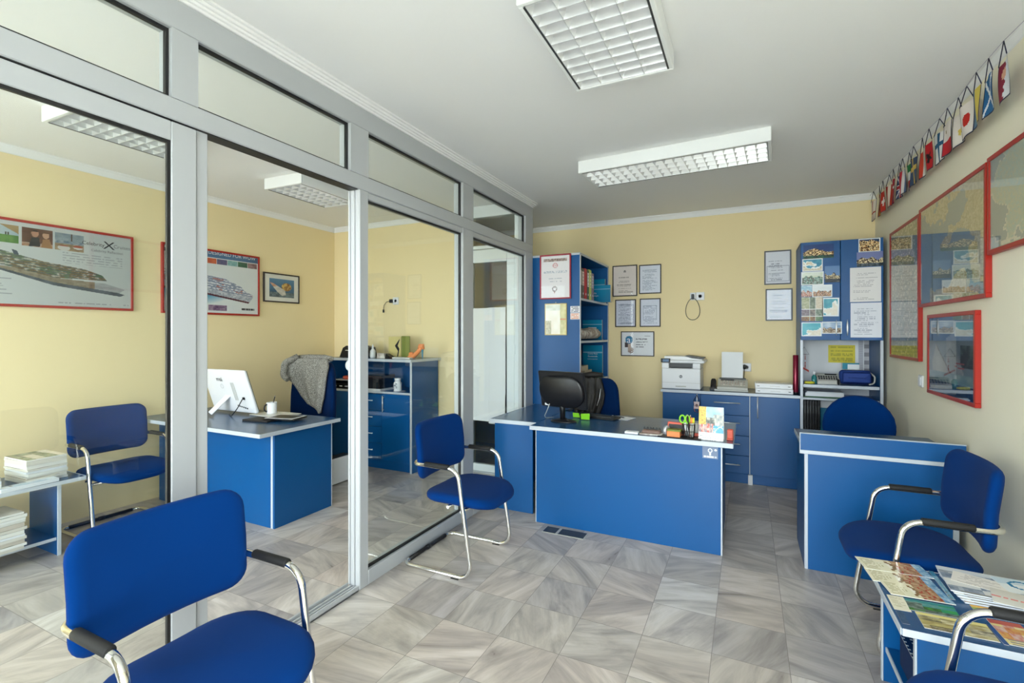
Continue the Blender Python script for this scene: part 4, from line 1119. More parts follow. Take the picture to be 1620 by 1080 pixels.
FL = [(2.788, fl_qat, 'maroon and white flag, nearest the camera on the string'), (2.933, fl_salt, 'blue flag with a white diagonal cross'),
      (3.065, fl_v('#62809c', '#e0c95a'), 'flag split upright into grey blue and yellow'), (3.215, fl_blob('#e9dfd8', '#c8281e', .24), 'white flag with a red disc'),
      (3.350, fl_blob('#e9e0d8', '#d9bf5a', .13, .55, .42, .8), 'white flag with a small ochre island shape'), (3.480, fl_malta, 'flag with a white upper and a red lower half'),
      (3.629, fl_cross('#e8e6e4', '#23597f', .09), 'white flag with a blue cross'), (3.781, fl_blob('#c0141e', '#1c0c10', .22, .5, .48, 1.2), 'red flag with a black eagle shape'),
      (3.937, fl_v('#cf3c22', '#e9e0d8'), 'flag split upright into orange red and white'), (4.089, fl_cross('#3c4c6a', '#d9b95a', .1), 'dark blue flag with a yellow cross'),
      (4.212, fl_h('#1f7a3c', '#e8e6e0', '#c8281e'), 'green white and red banded flag'), (4.337, fl_v('#c0283a', '#e6dfe0', '#5a6a8c'), 'red white and blue upright striped flag'),
      (4.453, fl_uk, 'navy flag with red and white crosses'), (4.586, fl_cross('#b01c2c', '#f0e2e0', .08), 'red flag with a white cross reaching its edges'),
      (4.737, fl_v('#b8301f', '#e9d8c8', '#b8301f'), 'red white red upright striped flag'), (4.899, fl_swiss, 'red flag with a small white plus'),
      (5.054, fl_v('#9a3a1c', '#dca83c', '#9a3a1c'), 'red and golden yellow upright striped flag'), (5.230, fl_cross('#e9dcd2', '#b0402c', .05, .5, .4), 'white flag with a thin red cross, farthest on the string')]
for i, (y, fn, lab) in enumerate(FL):
    rz = RR + (-.16, -.08, -.13, .02, .0, .03)[i] if i < 6 else RR + .10 * math.sin(i * 2.3)
    t = thing('pennant_flag', 'small ' + lab, 'flag', (FS - (.02 if i < 3 else .008 * (i % 2)), y, 2.400), rz, 'string of pennant flags along the right wall')
    w, h0, h1, ap = (.138 if i < 7 else .122), 0.0, .172, .256
    def fb(u, v, fn=fn):
        if u < .045 or u > .955 or v < .03: return hx('#2c2f4c')
        return fn(u, v)
    ph = i * 1.7
    bend = lambda u, v, ph=ph: .006 * math.sin(u * 4.5 + ph + v * 2.5)
    MB().pic((-w / 2, 0, h0), (1, 0, 0), (0, 0, 1), w, h1, 22, 28, fb, .0006, bend).build('cloth', M['matte'], t)
    MB().tube([(-w / 2, -bend(0, 1), h1), (0, 0, ap), (w / 2, -bend(1, 1), h1)], .0022, 6).build('cord', M['string'], t)
solo('flag_string', 'thin white thread carrying the row of pennant flags under the ceiling', 'string', MB().tube([(FS, 1.0, 2.668), (FS, 2.6, 2.664)] + [(FS - (.02 if i < 3 else .008 * (i % 2)), f[0], 2.657) for i, f in enumerate(FL)] + [(FS, 5.40, 2.662)], .0016, 6), M['thread'])

# ------------------------------------------------------------------ wall sockets and switch
def socket(label, loc, rz, plug, cat='wall socket'):
    t = thing('wall_socket', label, cat, loc, rz)
    MB().box(-.042, .042, -.010, -.0005, -.042, .042, .004).build('plate', M['whitep'], t)
    MB().lathe([(.020, 0), (.022, .003), (.018, .003), (.016, -.001)], (.0, -.010, 0), 18, Matrix.Rotation(PI / 2, 4, 'X')).build('outlet', M['whitep'], t)
    return t
t = socket('white double socket high on the back wall with a black cable loop', (-.445, YB, 1.797), 0, True)
MB().box(-.10, -.045, -.010, -.0005, -.040, .040, .004).build('cover_plate', M['whitep'], t)
MB().box(-.085, -.058, -.045, -.010, -.032, .022, .005).build('plug', M['blackp'], t)
lp = [(-.072 + .070 * math.sin(a) * (1 - .18 * math.cos(a)), -.02, -.135 + .115 * math.cos(a)) for a in [2 * PI * k / 30 for k in range(30)]]
MB().tube(lp, .0032, 8, closed=True).build('cable_loop', M['blackp'], t)
t = socket('white socket with a black plug just above the fax machine', (-.005, YB, 1.062), 0, True)
MB().lathe([(.024, 0), (.024, .02), (.016, .034), (.006, .040)], (-.018, -.008, .004), 16, Matrix.Rotation(PI / 2, 4, 'X')).build('plug', M['darkgrey'], t)
MB().tube([(-.018, -.045, 0), (-.022, -.06, -.05), (-.026, -.09, -.12), (-.03, -.14, -.198)], .003, 8).build('cord', M['blackp'], t)
t = socket('white socket on the rear wall of the inner office with a dangling cable', (-3.60, YI, 1.775), 0, True)
MB().box(-.075, -.040, -.035, -.002, -.02, .02, .004).build('plug', M['blackp'], t)
MB().tube([(-.075, -.02, 0), (-.12, -.025, -.01), (-.15, -.03, -.05), (-.157, -.03, -.10)], .0032, 8).build('cord', M['blackp'], t)
MB().box(-.165, -.150, -.038, -.022, -.13, -.095, .002).build('connector', M['blackp'], t)
t = thing('light_switch', 'white rocker switch on the right wall below the farthest map', 'light switch', (XR, 4.12, 1.083), RR)
MB().box(-.040, .040, -.012, -.0005, -.040, .040, .004).build('plate', M['whitep'], t)
MB().box(-.022, .022, -.018, -.012, -.028, .028, .003).build('rocker', M['whitep'], t)
# ------------------------------------------------------------------ small things: helpers
def rbox(w, d, h, b=.004): return MB().box(-w / 2, w / 2, -d / 2, d / 2, 0, h, b)
def cover(seed, cols):
    def fn(u, v):
        k = int(hsh(int(u * 3), int(v * 4), seed) * len(cols))
        if v > .82: return hx(cols[0])
        if int(v * 30) % 3 == 0 and .1 < u < .55 and v < .3: return mix(hx(cols[-1]), hx('#44403c'), .5)
        return mix(hx(cols[k]), hx(cols[(k + 1) % len(cols)]), fbm(u * 9, v * 9, seed))
    return fn
def flat(c, j=.06): return lambda u, v: mix(hx(c), (1, 1, 1), j * hsh(int(u * 9), int(v * 9)))
def magazine(label, cx, cy, z, w, d, h, rz, fn, edge='#dfdcd4', group=None, name='magazine', cat='magazine', n=(12, 16)):
    """closed magazine lying flat: w along local x, d along local y; printed cover and paper edges"""
    t = thing(name, label, cat, (cx, cy, z), rz, group)
    mb = MB().pic((-w / 2, -d / 2, h), (1, 0, 0), (0, 1, 0), w, d, n[0], n[1], fn)
    mb.build('cover', M['gloss'], t)
    e = MB(); e.box(-w / 2, w / 2, -d / 2, d / 2, 0, h - .0004); e.hascol = True; e.c = [L3(hx(edge))] * len(e.f)
    e.build('pages', M['print'], t)
    return t

# ------------------------------------------------------------------ on the front desk
ZD = .7185
t = thing('monitor', 'black computer monitor seen from behind on the front desk', 'monitor', (-1.285, 3.56, ZD), -.20)
R12 = Matrix.Translation((0, 0, .12)) @ Matrix.Rotation(.20, 4, 'X') @ Matrix.Translation((0, 0, -.12))
mb = MB().box(-.205, .205, -.004, .020, .105, .395, .006).xf(R12); mb.build('screen_case', M['blackp'], t)
MB().box(-.192, .192, .0195, .0215, .120, .382).xf(R12).build('screen', M['darkgrey'], t)
def shell(u, v, q): return (u, -.014 - .028 * max(0, 1 - (u / .20) ** 2 - (v / .14) ** 2) + q, .240 + v)
MB().pad(.395, .250, .115, .024, shell, crown=.2).xf(R12).build('rear_shell', M['blackp'], t)
MB().box(-.165, -.125, -.0125, -.0045, .118, .135, .001).xf(R12).build('sticker', M['paper'], t)
MB().tube([(0, -.012, .02), (0, -.018, .19)], [.020, .024], 12).build('neck', M['blackp'], t)
MB().lathe([(.10, 0), (.105, .004), (.095, .012), (.03, .022), (.022, .03)], (0, 0, 0), 28, Matrix.Diagonal((1.05, .72, 1, 1))).build('foot', M['blackp'], t)
MB().tube(fillet([(-.10, -.045, .135), (-.115, -.06, .08), (-.17, -.01, .03), (-.185, .03, .004), (-.16, .10, .004)], .03), .003, 8).build('cable', M['greyp'], t)
solo('note_card', 'larger lime green folded card beside the monitor foot', 'card', MB().prism([(0, 0), (.07, 0), (.06, .055), (-.012, .05)], 0, .0015, Matrix.Translation((-1.185, 3.69, ZD + .004)) @ Matrix.Rotation(.9, 4, 'X')), M['lime'], 'lime cards by the monitor')
solo('note_card', 'smaller lime green card half hidden behind the monitor foot', 'card', MB().prism([(0, 0), (.06, 0), (.04, .04), (-.012, .04)], 0, .0015, Matrix.Translation((-1.275, 3.76, ZD + .004)) @ Matrix.Rotation(.9, 4, 'X')), M['lime'], 'lime cards by the monitor')
t = thing('keyboard', 'black keyboard on the front desk behind the lime cards', 'keyboard', (-1.10, 3.84, ZD), -.2)
rbox(.36, .13, .016).build('case', M['blackp'], t)
mb = MB()
for r in range(5):
    for k in range(15): mb.box(-.168 + k * .0225, -.150 + k * .0225, -.055 + r * .022, -.037 + r * .022, .0165, .022)
mb.build('keys', M['darkgrey'], t)
t = thing('paper_sheet', 'loose white sheet lying behind the keyboard on the front desk', 'paper', (-.93, 3.915, ZD), -.25)
MB().box(-.105, .105, -.075, .075, 0, .0012).build('sheet', M['paper'], t)
t = thing('ballpoint_pen', 'dark pen lying on the loose white sheet on the front desk', 'pen', (-.935, 3.93, ZD + .0014), -.5)
MB().tube([(-.065, 0, .0045), (.05, 0, .0045)], .0042, 8).build('barrel', M['blackp'], t); MB().tube([(.05, 0, .0045), (.067, 0, .0045)], [.004, .001], 8).build('tip', M['steel'], t)
solo('note_pad', 'small white note pad at the front edge of the front desk', 'note pad', MB().box(-.755, -.665, 3.315, 3.365, ZD, ZD + .014, .002), M['paper'])
t = thing('desk_organizer', 'brown spiral bound desk diary on a cream pad at the desk edge', 'diary', (-.585, 3.365, ZD), -.03)
rbox(.145, .075, .008, .001).build('pad', M['stone'], t); MB().box(-.06, .062, -.025, .028, .008, .030, .006).build('cover', M['brown'], t)
for k in range(6): MB().tube([(-.050 + k * .02 + .008 * math.cos(a) * .35, .022 + .010 * math.cos(a), .033 + .010 * math.sin(a)) for a in [2 * PI * q / 10 for q in range(10)]], .0018, 6, closed=True).build('ring', M['blackp'], t)
solo('tape_roll', 'silver grey roll of tape standing beside the brown desk diary', 'tape', MB().lathe([(.021, -.010), (.032, -.010), (.032, .010), (.021, .010)], (-.487, 3.385, ZD + .032), 22, Matrix.Rotation(1.2, 4, 'Z') @ Matrix.Rotation(PI / 2, 4, 'X')), M['steel'])
t = thing('note_box', 'note box with an orange front and olive lid at the desk edge', 'box', (-.435, 3.350, ZD), -.05)
rbox(.082, .06, .040, .002).build('body', M['orange'], t); MB().box(-.041, .047, -.030, .034, .040, .052, .002).build('lid', M['olive'], t)
t = thing('smartphone', 'black smartphone in a pink case leaning behind the orange note box', 'phone', (-.435, 3.425, ZD), -.1)
Rm = Matrix.Rotation(-.25, 4, 'X')
MB().box(-.058, .058, 0, .010, 0, .085, .004).xf(Rm).build('case', M['coral'], t); MB().box(-.048, .055, -.0008, .0006, .008, .070).xf(Rm).build('screen', M['blackp'], t)
t = thing('pen_tray', 'black desk tray under the pen cup on the front desk', 'tray', (-.40, 3.345, ZD), -.03)
rbox(.27, .085, .006, .002).build('tray', M['blackp'], t)
PX, PY, PZ = -.345, 3.352, ZD + .0065
mb = MB()
for k in range(14):
    a = 2 * PI * k / 14; mb.tube([(PX + .034 * math.cos(a), PY + .030 * math.sin(a), PZ), (PX + .040 * math.cos(a), PY + .034 * math.sin(a), PZ + .085)], .0016, 6)
for z, r in ((.002, .035), (.04, .0375), (.085, .040)):
    mb.tube([(PX + r * math.cos(2 * PI * k / 24), PY + r * .87 * math.sin(2 * PI * k / 24), PZ + z) for k in range(24)], .002, 6, closed=True)
mb.lathe([(.034, 0), (.034, .002)], (PX, PY, PZ), 24, Matrix.Diagonal((1, .87, 1, 1)))
solo('pen_cup', 'black wire pen cup holding scissors and pencils on the front desk', 'pen cup', mb, M['blackp'])
t = thing('scissors', 'scissors with lime green handles standing in the wire pen cup', 'scissors', (PX - .012, PY - .004, PZ + .004))
MB().tube([(.02, 0, 0), (-.008, .0, .09)], [.001, .006], 8).build('blade', M['steel'], t); MB().tube([(.0, .006, 0), (-.014, .003, .09)], [.001, .006], 8).build('blade', M['steel'], t)
for (cx, cz, rx, rz_) in ((-.026, .112, .016, .024), (.006, .112, .013, .024)):
    MB().tube([(cx + rx * math.cos(2 * PI * k / 20), .002, cz + rz_ * math.sin(2 * PI * k / 20)) for k in range(20)], .006, 8, closed=True).build('handle', M['lime'], t)
for k, (lab, m_, a, b, r) in enumerate((('brown patterned pencil leaning left in the wire pen cup', 'brown', (.014, -.012, .006), (-.010, .010, .135), .005), ('dark brown pencil leaning right in the wire pen cup', 'jacket', (.008, .0, .004), (-.004, -.016, .140), .004), ('pale pink pen upright in the wire pen cup', 'coral', (.006, .010, .004), (.010, .014, .135), .004))):
    t = thing('pencil', lab, 'pencil', (PX, PY, PZ), 0, 'pens in the wire cup')
    MB().tube([a, b], r, 8).build('shaft', M[m_], t); d = (Vector(a) - Vector(b)).normalized(); MB().tube([Vector(b), Vector(b) - d * .010], [r, .001], 8).build('tip', M['stone'], t)
for k, (lab, m_, x) in enumerate((('orange highlighter marker at the right of the wire pen cup', 'orange', .018), ('yellow green highlighter marker at the far right of the wire pen cup', 'yellow', .030))):
    t = thing('highlighter', lab, 'highlighter', (PX + x * .8, PY - .006, PZ + .004), 0, 'highlighters in the wire cup')
    MB().tube([(0, 0, 0), (x * .2, 0, .09)], .0075, 10).build('barrel', M['greyp'], t); MB().tube([(x * .2, 0, .09), (x * .25, 0, .125)], [.0085, .007], 10).build('cap', M[m_], t)
t = thing('rubber_stamp', 'grey stamp with a pink base between the pen cup and the desk calendar', 'stamp', (-.305, 3.435, ZD), 0)
rbox(.045, .03, .022, .003).build('base', M['coral'], t); MB().lathe([(.012, .022), (.020, .035), (.021, .065), (.014, .085), (.004, .090)], (0, 0, 0), 16).build('grip', M['greyp'], t)
def calfn(u, v):
    if v < .24: return mix(hx('#e6e6e2'), hx('#9aa0a6'), .8 if (int(v * 50) % 3 == 0 and hsh(int(u * 50), int(v * 50)) < .45 and v < .2) else 0)
    if u < .29 and v > .46: return mix(hx('#ecc35c'), hx('#a8803c'), .7 if hsh(int(u * 40), int(v * 40), 2) < .12 else 0)
    if u > .58 and v < .45: return mix(hx('#3fa3cc'), hx('#c9e6ee'), 1 if abs((v - .3) - .12 * math.sin(u * 9)) < .02 or fbm(u * 12, v * 22, 6) > .66 else 0)
    if v < .5 and u < .58: return mix(hx('#d0584a'), hx('#f0dcd2'), (fbm(u * 15, v * 15, 3) - .3) * 2.2) if int(u * 9) % 2 else mix(hx('#7c7a84'), hx('#e6b0a2'), (fbm(u * 13, v * 17, 5) - .3) * 2.2)
    if (u - .45) ** 2 + (v - .52) ** 2 < .045 and v < .68: return mix(hx('#4f554c'), hx('#cfc9ba'), (fbm(u * 14, v * 14, 4) - .3) * 2)
    if v < .78 and u > .6: return mix(hx('#d8d4c6'), hx('#7f8a8c'), (fbm(u * 16, v * 14, 6) - .3) * 2)
    return mix(hx('#8cc0dc'), hx('#e6eef0'), fbm(u * 4, v * 5, 2))
t = thing('desk_calendar', 'upright tent calendar with a harbour picture at the right end of the front desk', 'calendar', (-.208, 3.37, ZD), -.06)
Rc = Matrix.Rotation(-.16, 4, 'X')
MB().pic((-.074, -.0005, .0), (1, 0, 0), (0, 0, 1), .148, .212, 44, 60, calfn, .0025).xf(Matrix.Translation((0, -.034, 0)) @ Rc).build('picture_page', M['gloss'], t)
MB().box(-.074, .074, 0, .0025, 0, .212).xf(Matrix.Translation((0, .034, 0)) @ Matrix.Rotation(.16, 4, 'X')).build('back_leaf', M['paper'], t)
MB().box(-.074, .074, -.034, .034, 0, .002).build('foot_leaf', M['paper'], t)
t = thing('memo_holder', 'small coral red memo holder behind the tent calendar', 'holder', (-.098, 3.415, ZD), -.1)
rbox(.036, .05, .010, .002).build('base', M['coral'], t); MB().box(-.016, .016, -.018, -.012, .010, .066, .002).build('front_plate', M['coral'], t); MB().box(-.016, .016, .012, .018, .010, .066, .002).build('back_plate', M['coral'], t)
def stk(u, v):
    if (u - .5) ** 2 + ((v - .66) * .8) ** 2 < .022 and (u - .5) ** 2 + ((v - .66) * .8) ** 2 > .008: return hx('#e9ecf2')
    if abs(u - .5) < .05 and .25 < v < .5: return hx('#e9ecf2')
    if (u - .85) ** 2 + (v - .72) ** 2 < .008: return hx('#eef0f4')
    if .08 < v < .2 and .06 < u < .94 and hsh(int(u * 26), 4) < .75: return hx('#e6eaf0')
    return hx('#7c8aa6')
solo('sticker', 'grey sticker with a white pin symbol on the right end of the front desk', 'sticker', MB().pic((-.258, 3.3216, .606), UX, UZ, .092, .078, 34, 28, stk, .0006), M['print'])
t = thing('floor_socket', 'dark floor socket box in the marble in front of the front desk', 'floor socket', (-1.155, 3.225, 0), 0)
MB().box(-.155, .155, -.055, .055, 0, .003, .001).build('plate', M['greyp'], t); MB().box(-.148, -.055, -.048, .048, .003, .0045).build('left_lid', M['darkgrey'], t); MB().box(-.035, .148, -.048, .048, .003, .0045).build('right_lid', M['darkgrey'], t)

# ------------------------------------------------------------------ on the credenza
ZK = .8515
t = thing('printer', 'white multifunction laser printer on the left end of the credenza', 'printer', (-.588, 5.23, ZK))
MB().box(-.188, .178, -.175, .19, 0, .205, .008).build('body', M['whitep'], t)
MB().box(-.188, .178, -.178, -.174, .062, .064).build('tray_seam', M['greyp'], t)
MB().box(-.055, .045, -.181, -.175, .022, .032, .002).build('tray_grip', M['greyp'], t)
MB().box(-.188, -.118, -.175, .19, .205, .258, .006).build('left_pillar', M['whitep'], t); MB().box(.105, .178, -.175, .19, .205, .258, .006).build('right_pillar', M['whitep'], t)
MB().box(-.12, .108, -.10, .19, .205, .256).build('output_slot', M['darkgrey'], t); MB().box(-.10, .09, -.165, -.10, .206, .212, .001).build('output_tray', M['blackp'], t)
MB().box(-.19, .215, -.18, .19, .258, .288, .008).build('scanner_bed', M['whitep'], t)
mb = MB().prism([(-.17, .288), (.19, .288), (.19, .296), (.10, .306), (.03, .322), (-.17, .322)], -.12, .19, Matrix(((1, 0, 0, 0), (0, 0, 1, 0), (0, 1, 0, 0), (0, 0, 0, 1))))
mb.build('document_feeder', M['whitep'], t); MB().prism([(.02, .3225), (.195, .297), (.205, .305), (.205, .312), (.04, .332)], -.08, .12, Matrix(((1, 0, 0, 0), (0, 0, 1, 0), (0, 1, 0, 0), (0, 0, 0, 1)))).build('feeder_tray', M['darkgrey'], t)
cp = MB().box(-.195, -.105, -.192, -.165, .262, .302, .004).build('control_panel', M['blackp'], t)
MB().box(-.175, -.118, -.1935, -.192, .270, .296).build('screen', M['screen'], cp)
mb = MB().disc((-.005, -.1752, .125), UX, UZ, .015, 26, .0005, hx('#5c5f66')); mb.text('hp', (-.005, -.1758, .126), (1, 0, .12), UZ, .022, 'CENTER', .0006, hx('#eef0f2')); mb.build('logo', M['print'], t)
t = thing('fax_machine', 'grey fax telephone with an upright white sheet on the credenza', 'fax machine', (-.135, 5.19, ZK))
YX = Matrix(((0, 0, 1, 0), (1, 0, 0, 0), (0, 1, 0, 0), (0, 0, 0, 1)))
MB().prism([(-.125, 0), (.12, 0), (.12, .098), (.05, .098), (-.085, .045), (-.125, .040)], -.125, .14, YX).build('body', M['greyp'], t)
MB().box(-.15, .145, -.14, -.124, .0, .018, .003).build('front_tray', M['greyp'], t)
Rk = Matrix.Translation((0, -.085, .045)) @ Matrix.Rotation(math.atan2(.053, .135), 4, 'X')
mb = MB()
for r in range(3):
    for k in range(9): mb.box(-.10 + k * .025, -.084 + k * .025, .02 + r * .036, .040 + r * .036, .0005, .005)
mb.xf(Rk).build('keys', M['stone'], t)
MB().box(-.10, .02, .118, .142, .0005, .004).xf(Rk).build('display', M['darkgrey'], t)
MB().box(-.115, .125, .06, .105, .098, .112, .003).build('paper_feed', M['darkgrey'], t)
MB().box(-.095, .098, .088, .0892, .112, .372).xf(Matrix.Rotation(-.04, 4, 'X')).build('paper', M['paper'], t)
hs = MB().pad(.05, .16, .02, .03, lambda u, v, q: (-.165 + u, -.02 + v * .55, .055 + v * .45 + q)); hs.build('handset', M['blackp'], t)
MB().box(-.195, -.127, -.10, .08, 0, .022, .004).build('handset_cradle', M['blackp'], t)
for k, lab in enumerate(('lower of the two white router boxes stacked on the credenza', 'upper of the two white router boxes stacked on the credenza')):
    t = thing('router_box', lab, 'box', (.222 - .004 * k, 5.13, ZK + k * .0465), .0, 'white boxes on the credenza')
    rbox(.305, .20, .045, .004).build('case', M['whitep'], t)
    MB().box(-.135, -.115, -.1012, -.1, .018, .024).build('left_mark', M['darkgrey'], t); MB().box(.115, .135, -.1012, -.1, .018, .024).build('right_mark', M['darkgrey'], t); MB().box(-.03, .05, -.1008, -.1, .02, .023).build('print_line', M['greyp'], t)
t = thing('gift_tube', 'tall wine red shiny tube standing on the credenza against the tall cabinet', 'tube', (.398, 5.10, ZK))
MB().lathe([(.022, 0), (.0225, .004), (.0225, .352), (.020, .356)], (0, 0, 0), 22).build('tube', M['wine'], t); MB().lathe([(.0235, 0), (.0235, .018), (.022, .020)], (0, 0, 0), 22).build('base_cap', M['blackp'], t)
t = thing('name_badge', 'name badge on a lanyard hanging from the left credenza door handle', 'badge', (-.437, 4.962, .655))
MB().tube([(0, .006, .155), (-.028, 0, .10), (-.024, 0, .055), (0, 0, .048), (.024, 0, .055), (.028, 0, .10), (0, .006, .155)], .0028, 6).build('lanyard', M['string'], t)
MB().pic((-.026, -.002, .025), UX, UZ, .052, .068, 16, 20, lambda u, v: hx('#8a6a6c') if (u - .5) ** 2 + (v - .5) ** 2 < .05 else hx('#e3cfd2'), .003).build('card', M['gloss'], t)
MB().tube([(-.024, .001, .04), (-.018, .001, .0), (.01, .001, -.012), (.024, .001, .03)], .0025, 6).build('strap_tail', M['coral'], t)

# ------------------------------------------------------------------ inside the tall cabinet
ZS = .9505
t = thing('table_pennant', 'small white triangular pennant on a cord inside the tall cabinet', 'pennant', (.492, 5.41, 1.0))
MB().pic((-.035, 0, .02), UX, UZ, .075, .185, 20, 40, lambda u, v: hx('#c9564c') if (.55 < u < .66 and v > .3 and hsh(int(v * 30), 1) < .7) or abs(v - .12 - .25 * (1 - u)) < .05 else hx('#e6e6ea'), .001).build('cloth', M['matte'], t)
MB().tube([(-.035, -.002, .205), (0, -.002, .275), (.04, -.002, .205), (-.035, -.002, .205)], .002, 6).build('cord', M['string'], t)
t = thing('glue_bottle', 'small teal bottle with a white cap inside the tall cabinet', 'bottle', (.545, 5.13, ZS))
MB().lathe([(.019, 0), (.020, .004), (.020, .062), (.010, .076), (.010, .082)], (0, 0, 0), 18).build('body', M['tealglass'], t); MB().lathe([(.012, .082), (.012, .108), (.010, .111)], (0, 0, 0), 16).build('cap', M['whitep'], t)
solo('marker', 'fat yellow green marker lying on the tall cabinet shelf', 'marker', MB().tube([(.465, 5.08, ZS + .012), (.472, 5.08, ZS + .012), (.525, 5.085, ZS + .012), (.545, 5.087, ZS + .012)], [.010, .012, .012, .007], 12), M['yellow'])
t = thing('desk_radio', 'grey keypad radio on the tall cabinet shelf', 'radio', (.652, 5.16, ZS), .02)
MB().prism([(-.06, 0), (.06, 0), (.06, .088), (.03, .088), (-.055, .03)], -.085, .085, YX).build('body', M['greyp'], t)
mb = MB(); Rr = Matrix.Translation((0, -.055, .03)) @ Matrix.Rotation(math.atan2(.058, .085), 4, 'X')
for r in range(2):
    for k in range(8): mb.box(-.075 + k * .019, -.062 + k * .019, .022 + r * .028, .042 + r * .028, .0005, .004)
mb.xf(Rr).build('keys', M['darkgrey'], t); MB().box(-.02, .07, .085, .1, .0005, .003).xf(Rr).build('display', M['blackp'], t)
t = thing('pencil_bag', 'dark blue zipped bag on the tall cabinet shelf', 'bag', (.855, 5.15, ZS), 0)
MB().pad(.24, .125, .03, .13, lambda u, v, q: (u, q, .068 + v)).build('body', M['bluebag'], t); MB().box(-.10, .10, -.066, -.062, .098, .102).build('zip', M['blackp'], t)
MB().tube(fillet([(.10, -.04, .11), (.135, -.04, .08), (.13, -.04, .020), (.09, -.05, .012)], .03), .007, 8).build('strap', M['greyp'], t)
solo('wallet', 'black wallet lying beside the blue bag on the tall cabinet shelf', 'wallet', MB().box(.715, .732, 5.07, 5.14, ZS, ZS + .05, .008), M['blackp'])
t = thing('card_box', 'teal and white card box leaning on top of the blue bag', 'box', (.815, 5.17, ZS + .137), .05)
MB().pic((-.055, -.022, 0), UX, UZ, .125, .055, 26, 14, lambda u, v: hx('#2f86a0') if u < .32 or v > .75 else hx('#dfe6ea'), .04).build('box', M['gloss'], t)
def yel(u, v): return mix(hx('#e2d23a'), hx('#a39a2e'), .6 if (int((1 - v) * 11) in (1, 3, 5, 6, 8, 9) and .08 < u < .92 and hsh(int(u * 40), int(v * 11)) < .8) else 0)
solo('yellow_notice', 'bright yellow printed notice on the white back of the tall cabinet', 'notice', MB().pic((.690, 5.4215, 1.130), UX, UZ, .210, .165, 44, 24, yel, .0015), M['print'])
solo('hanging_strip', 'pale grey perforated strip hanging at the right of the cabinet niche', 'strip', MB().pic((.925, 5.4215, .96), UX, UZ, .038, .385, 8, 48, lambda u, v: hx('#a9aab4') if int(v * 48) % 2 == 0 and .15 < u < .85 else hx('#c3c4cc'), .002), M['print'])
solo('hanging_strip', 'chequered grey sample strip right beside the perforated strip', 'strip', MB().pic((.968, 5.4195, .97), UX, UZ, .038, .37, 6, 20, lambda u, v: (hx('#85858c'), hx('#b9b9bf'))[int(v * 10) % 2], .003), M['print'])
for k, (lab, c, dz, w_) in enumerate((('dark green folder lowest under the tall cabinet shelf', '#2f5a3c', 0, .30), ('white paper ream on the dark green folder', '#e6e8ee', .012, .29), ('thin pale folder topmost under the tall cabinet shelf', '#cfd6de', .042, .28))):
    magazine(lab, .61 + .005 * k, 5.17, .8325 + dz, w_, .22, (.012, .030, .012)[k], 0, flat(c), c if k != 1 else '#dfe2ea', 'papers under the cabinet shelf', 'folder', 'folder', (4, 4))
for k in range(6):
    t = thing('box_file', ('first', 'second', 'third', 'fourth', 'fifth', 'sixth')[k] + ' black box file from the left in the lower part of the tall cabinet', 'file', (.468 + k * .021, 5.16, .5185), 0, 'black box files in the tall cabinet')
    rbox(.018, .20, .285, .002).build('case', M['blackp'], t); MB().box(-.006, .006, -.1008, -.1, .17, .24).build('spine_label', M['darkgrey'], t)
t = thing('folder', 'upright teal and white folder beside the black box files', 'folder', (.67, 5.20, .5185), 0)
MB().box(-.07, .07, -.006, .006, 0, .21, .002).build('teal_part', M['teal'], t); MB().box(-.07, .07, -.006, .006, .2102, .285, .002).build('white_part', M['paper'], t)

# ------------------------------------------------------------------ in the bookcase
SPB = (('grey and white ring binder nearest the front in the bookcase', '#5a5550', '#efe6e2'), ('grey ring binder with a pink label, second in the bookcase', '#6a5f58', '#f0d9d4'), ('bright red ring binder on the top bookcase shelf', '#c4202c', '#c4202c'),
       ('dark green ring binder with a white label on the top bookcase shelf', '#3a5a48', '#eef0ec'), ('lime yellow ring binder on the top bookcase shelf', '#c3cf6a', '#dfe6a8'), ('purple grey ring binder, last of the row in the bookcase', '#8a7a8e', '#c9c2d2'))
y = 4.43
for k, (lab, c, c2) in enumerate(SPB):
    w_ = (.075, .085, .085, .070, .080, .085)[k]; h_ = (.30, .295, .305, .30, .31, .285)[k]
    t = thing('ring_binder', lab, 'binder', (-1.575, y + w_ / 2, 1.7435), 0, 'ring binders on the top bookcase shelf')
    mb = rbox(.27, w_ - .004, h_, .004); mb.hascol = True; mb.c = [L3(hx(c))] * len(mb.f); mb.build('cover', M['print'], t)
    if c2 != c: MB().pic((.1358, -w_ / 2 + .012, .13), (0, 1, 0), (0, 0, 1), w_ - .024, h_ - .16, 8, 16, lambda u, v, c2=c2: hx('#8a8286') if int(v * 16) % 4 == 1 and .2 < u < .8 else hx(c2), .001).build('spine_label', M['print'], t)
    mb = MB().lathe([(.010, 0), (.012, .001), (.008, .0012)], (.1352, 0, .05), 14, Matrix.Rotation(PI / 2, 4, 'Y')); mb.build('finger_ring', M['steel'], t)
    y += w_ + .002
def tealf(seed, l1, l2):
    def fn(u, v): return mix(hx('#12719c'), hx('#1a8cb4'), v) if not (abs(v - .78) < .012) else hx('#7fb9d2')
    return fn
def tfolder(label, o, rz, w, h, txt, z):
    t = thing('brochure_folder', label, 'folder', o, rz, 'teal brochure folders in the bookcase')
    mb = MB().pic((-w / 2, -.012, 0), UX, UZ, w, h, 6, 24, tealf(1, 0, 0), .024)
    for i, (s, x, zz, sz) in enumerate(txt): mb.text(s, (x, -.0125, zz), UX, UZ, sz, 'CENTER', .0008, hx('#d9ecf4'))
    mb.build('board', M['gloss'], t)
    MB().box(-w / 2, w / 2, .0125, .045, 0, .006).build('foot', M['pearl'], t)
    return t
tfolder('teal folder with white lettering leaning at the back of the top bookcase shelf', (-1.53, 5.33, 1.7435), 0, .20, .27, (('Germany', .02, .12, .028),), 0)
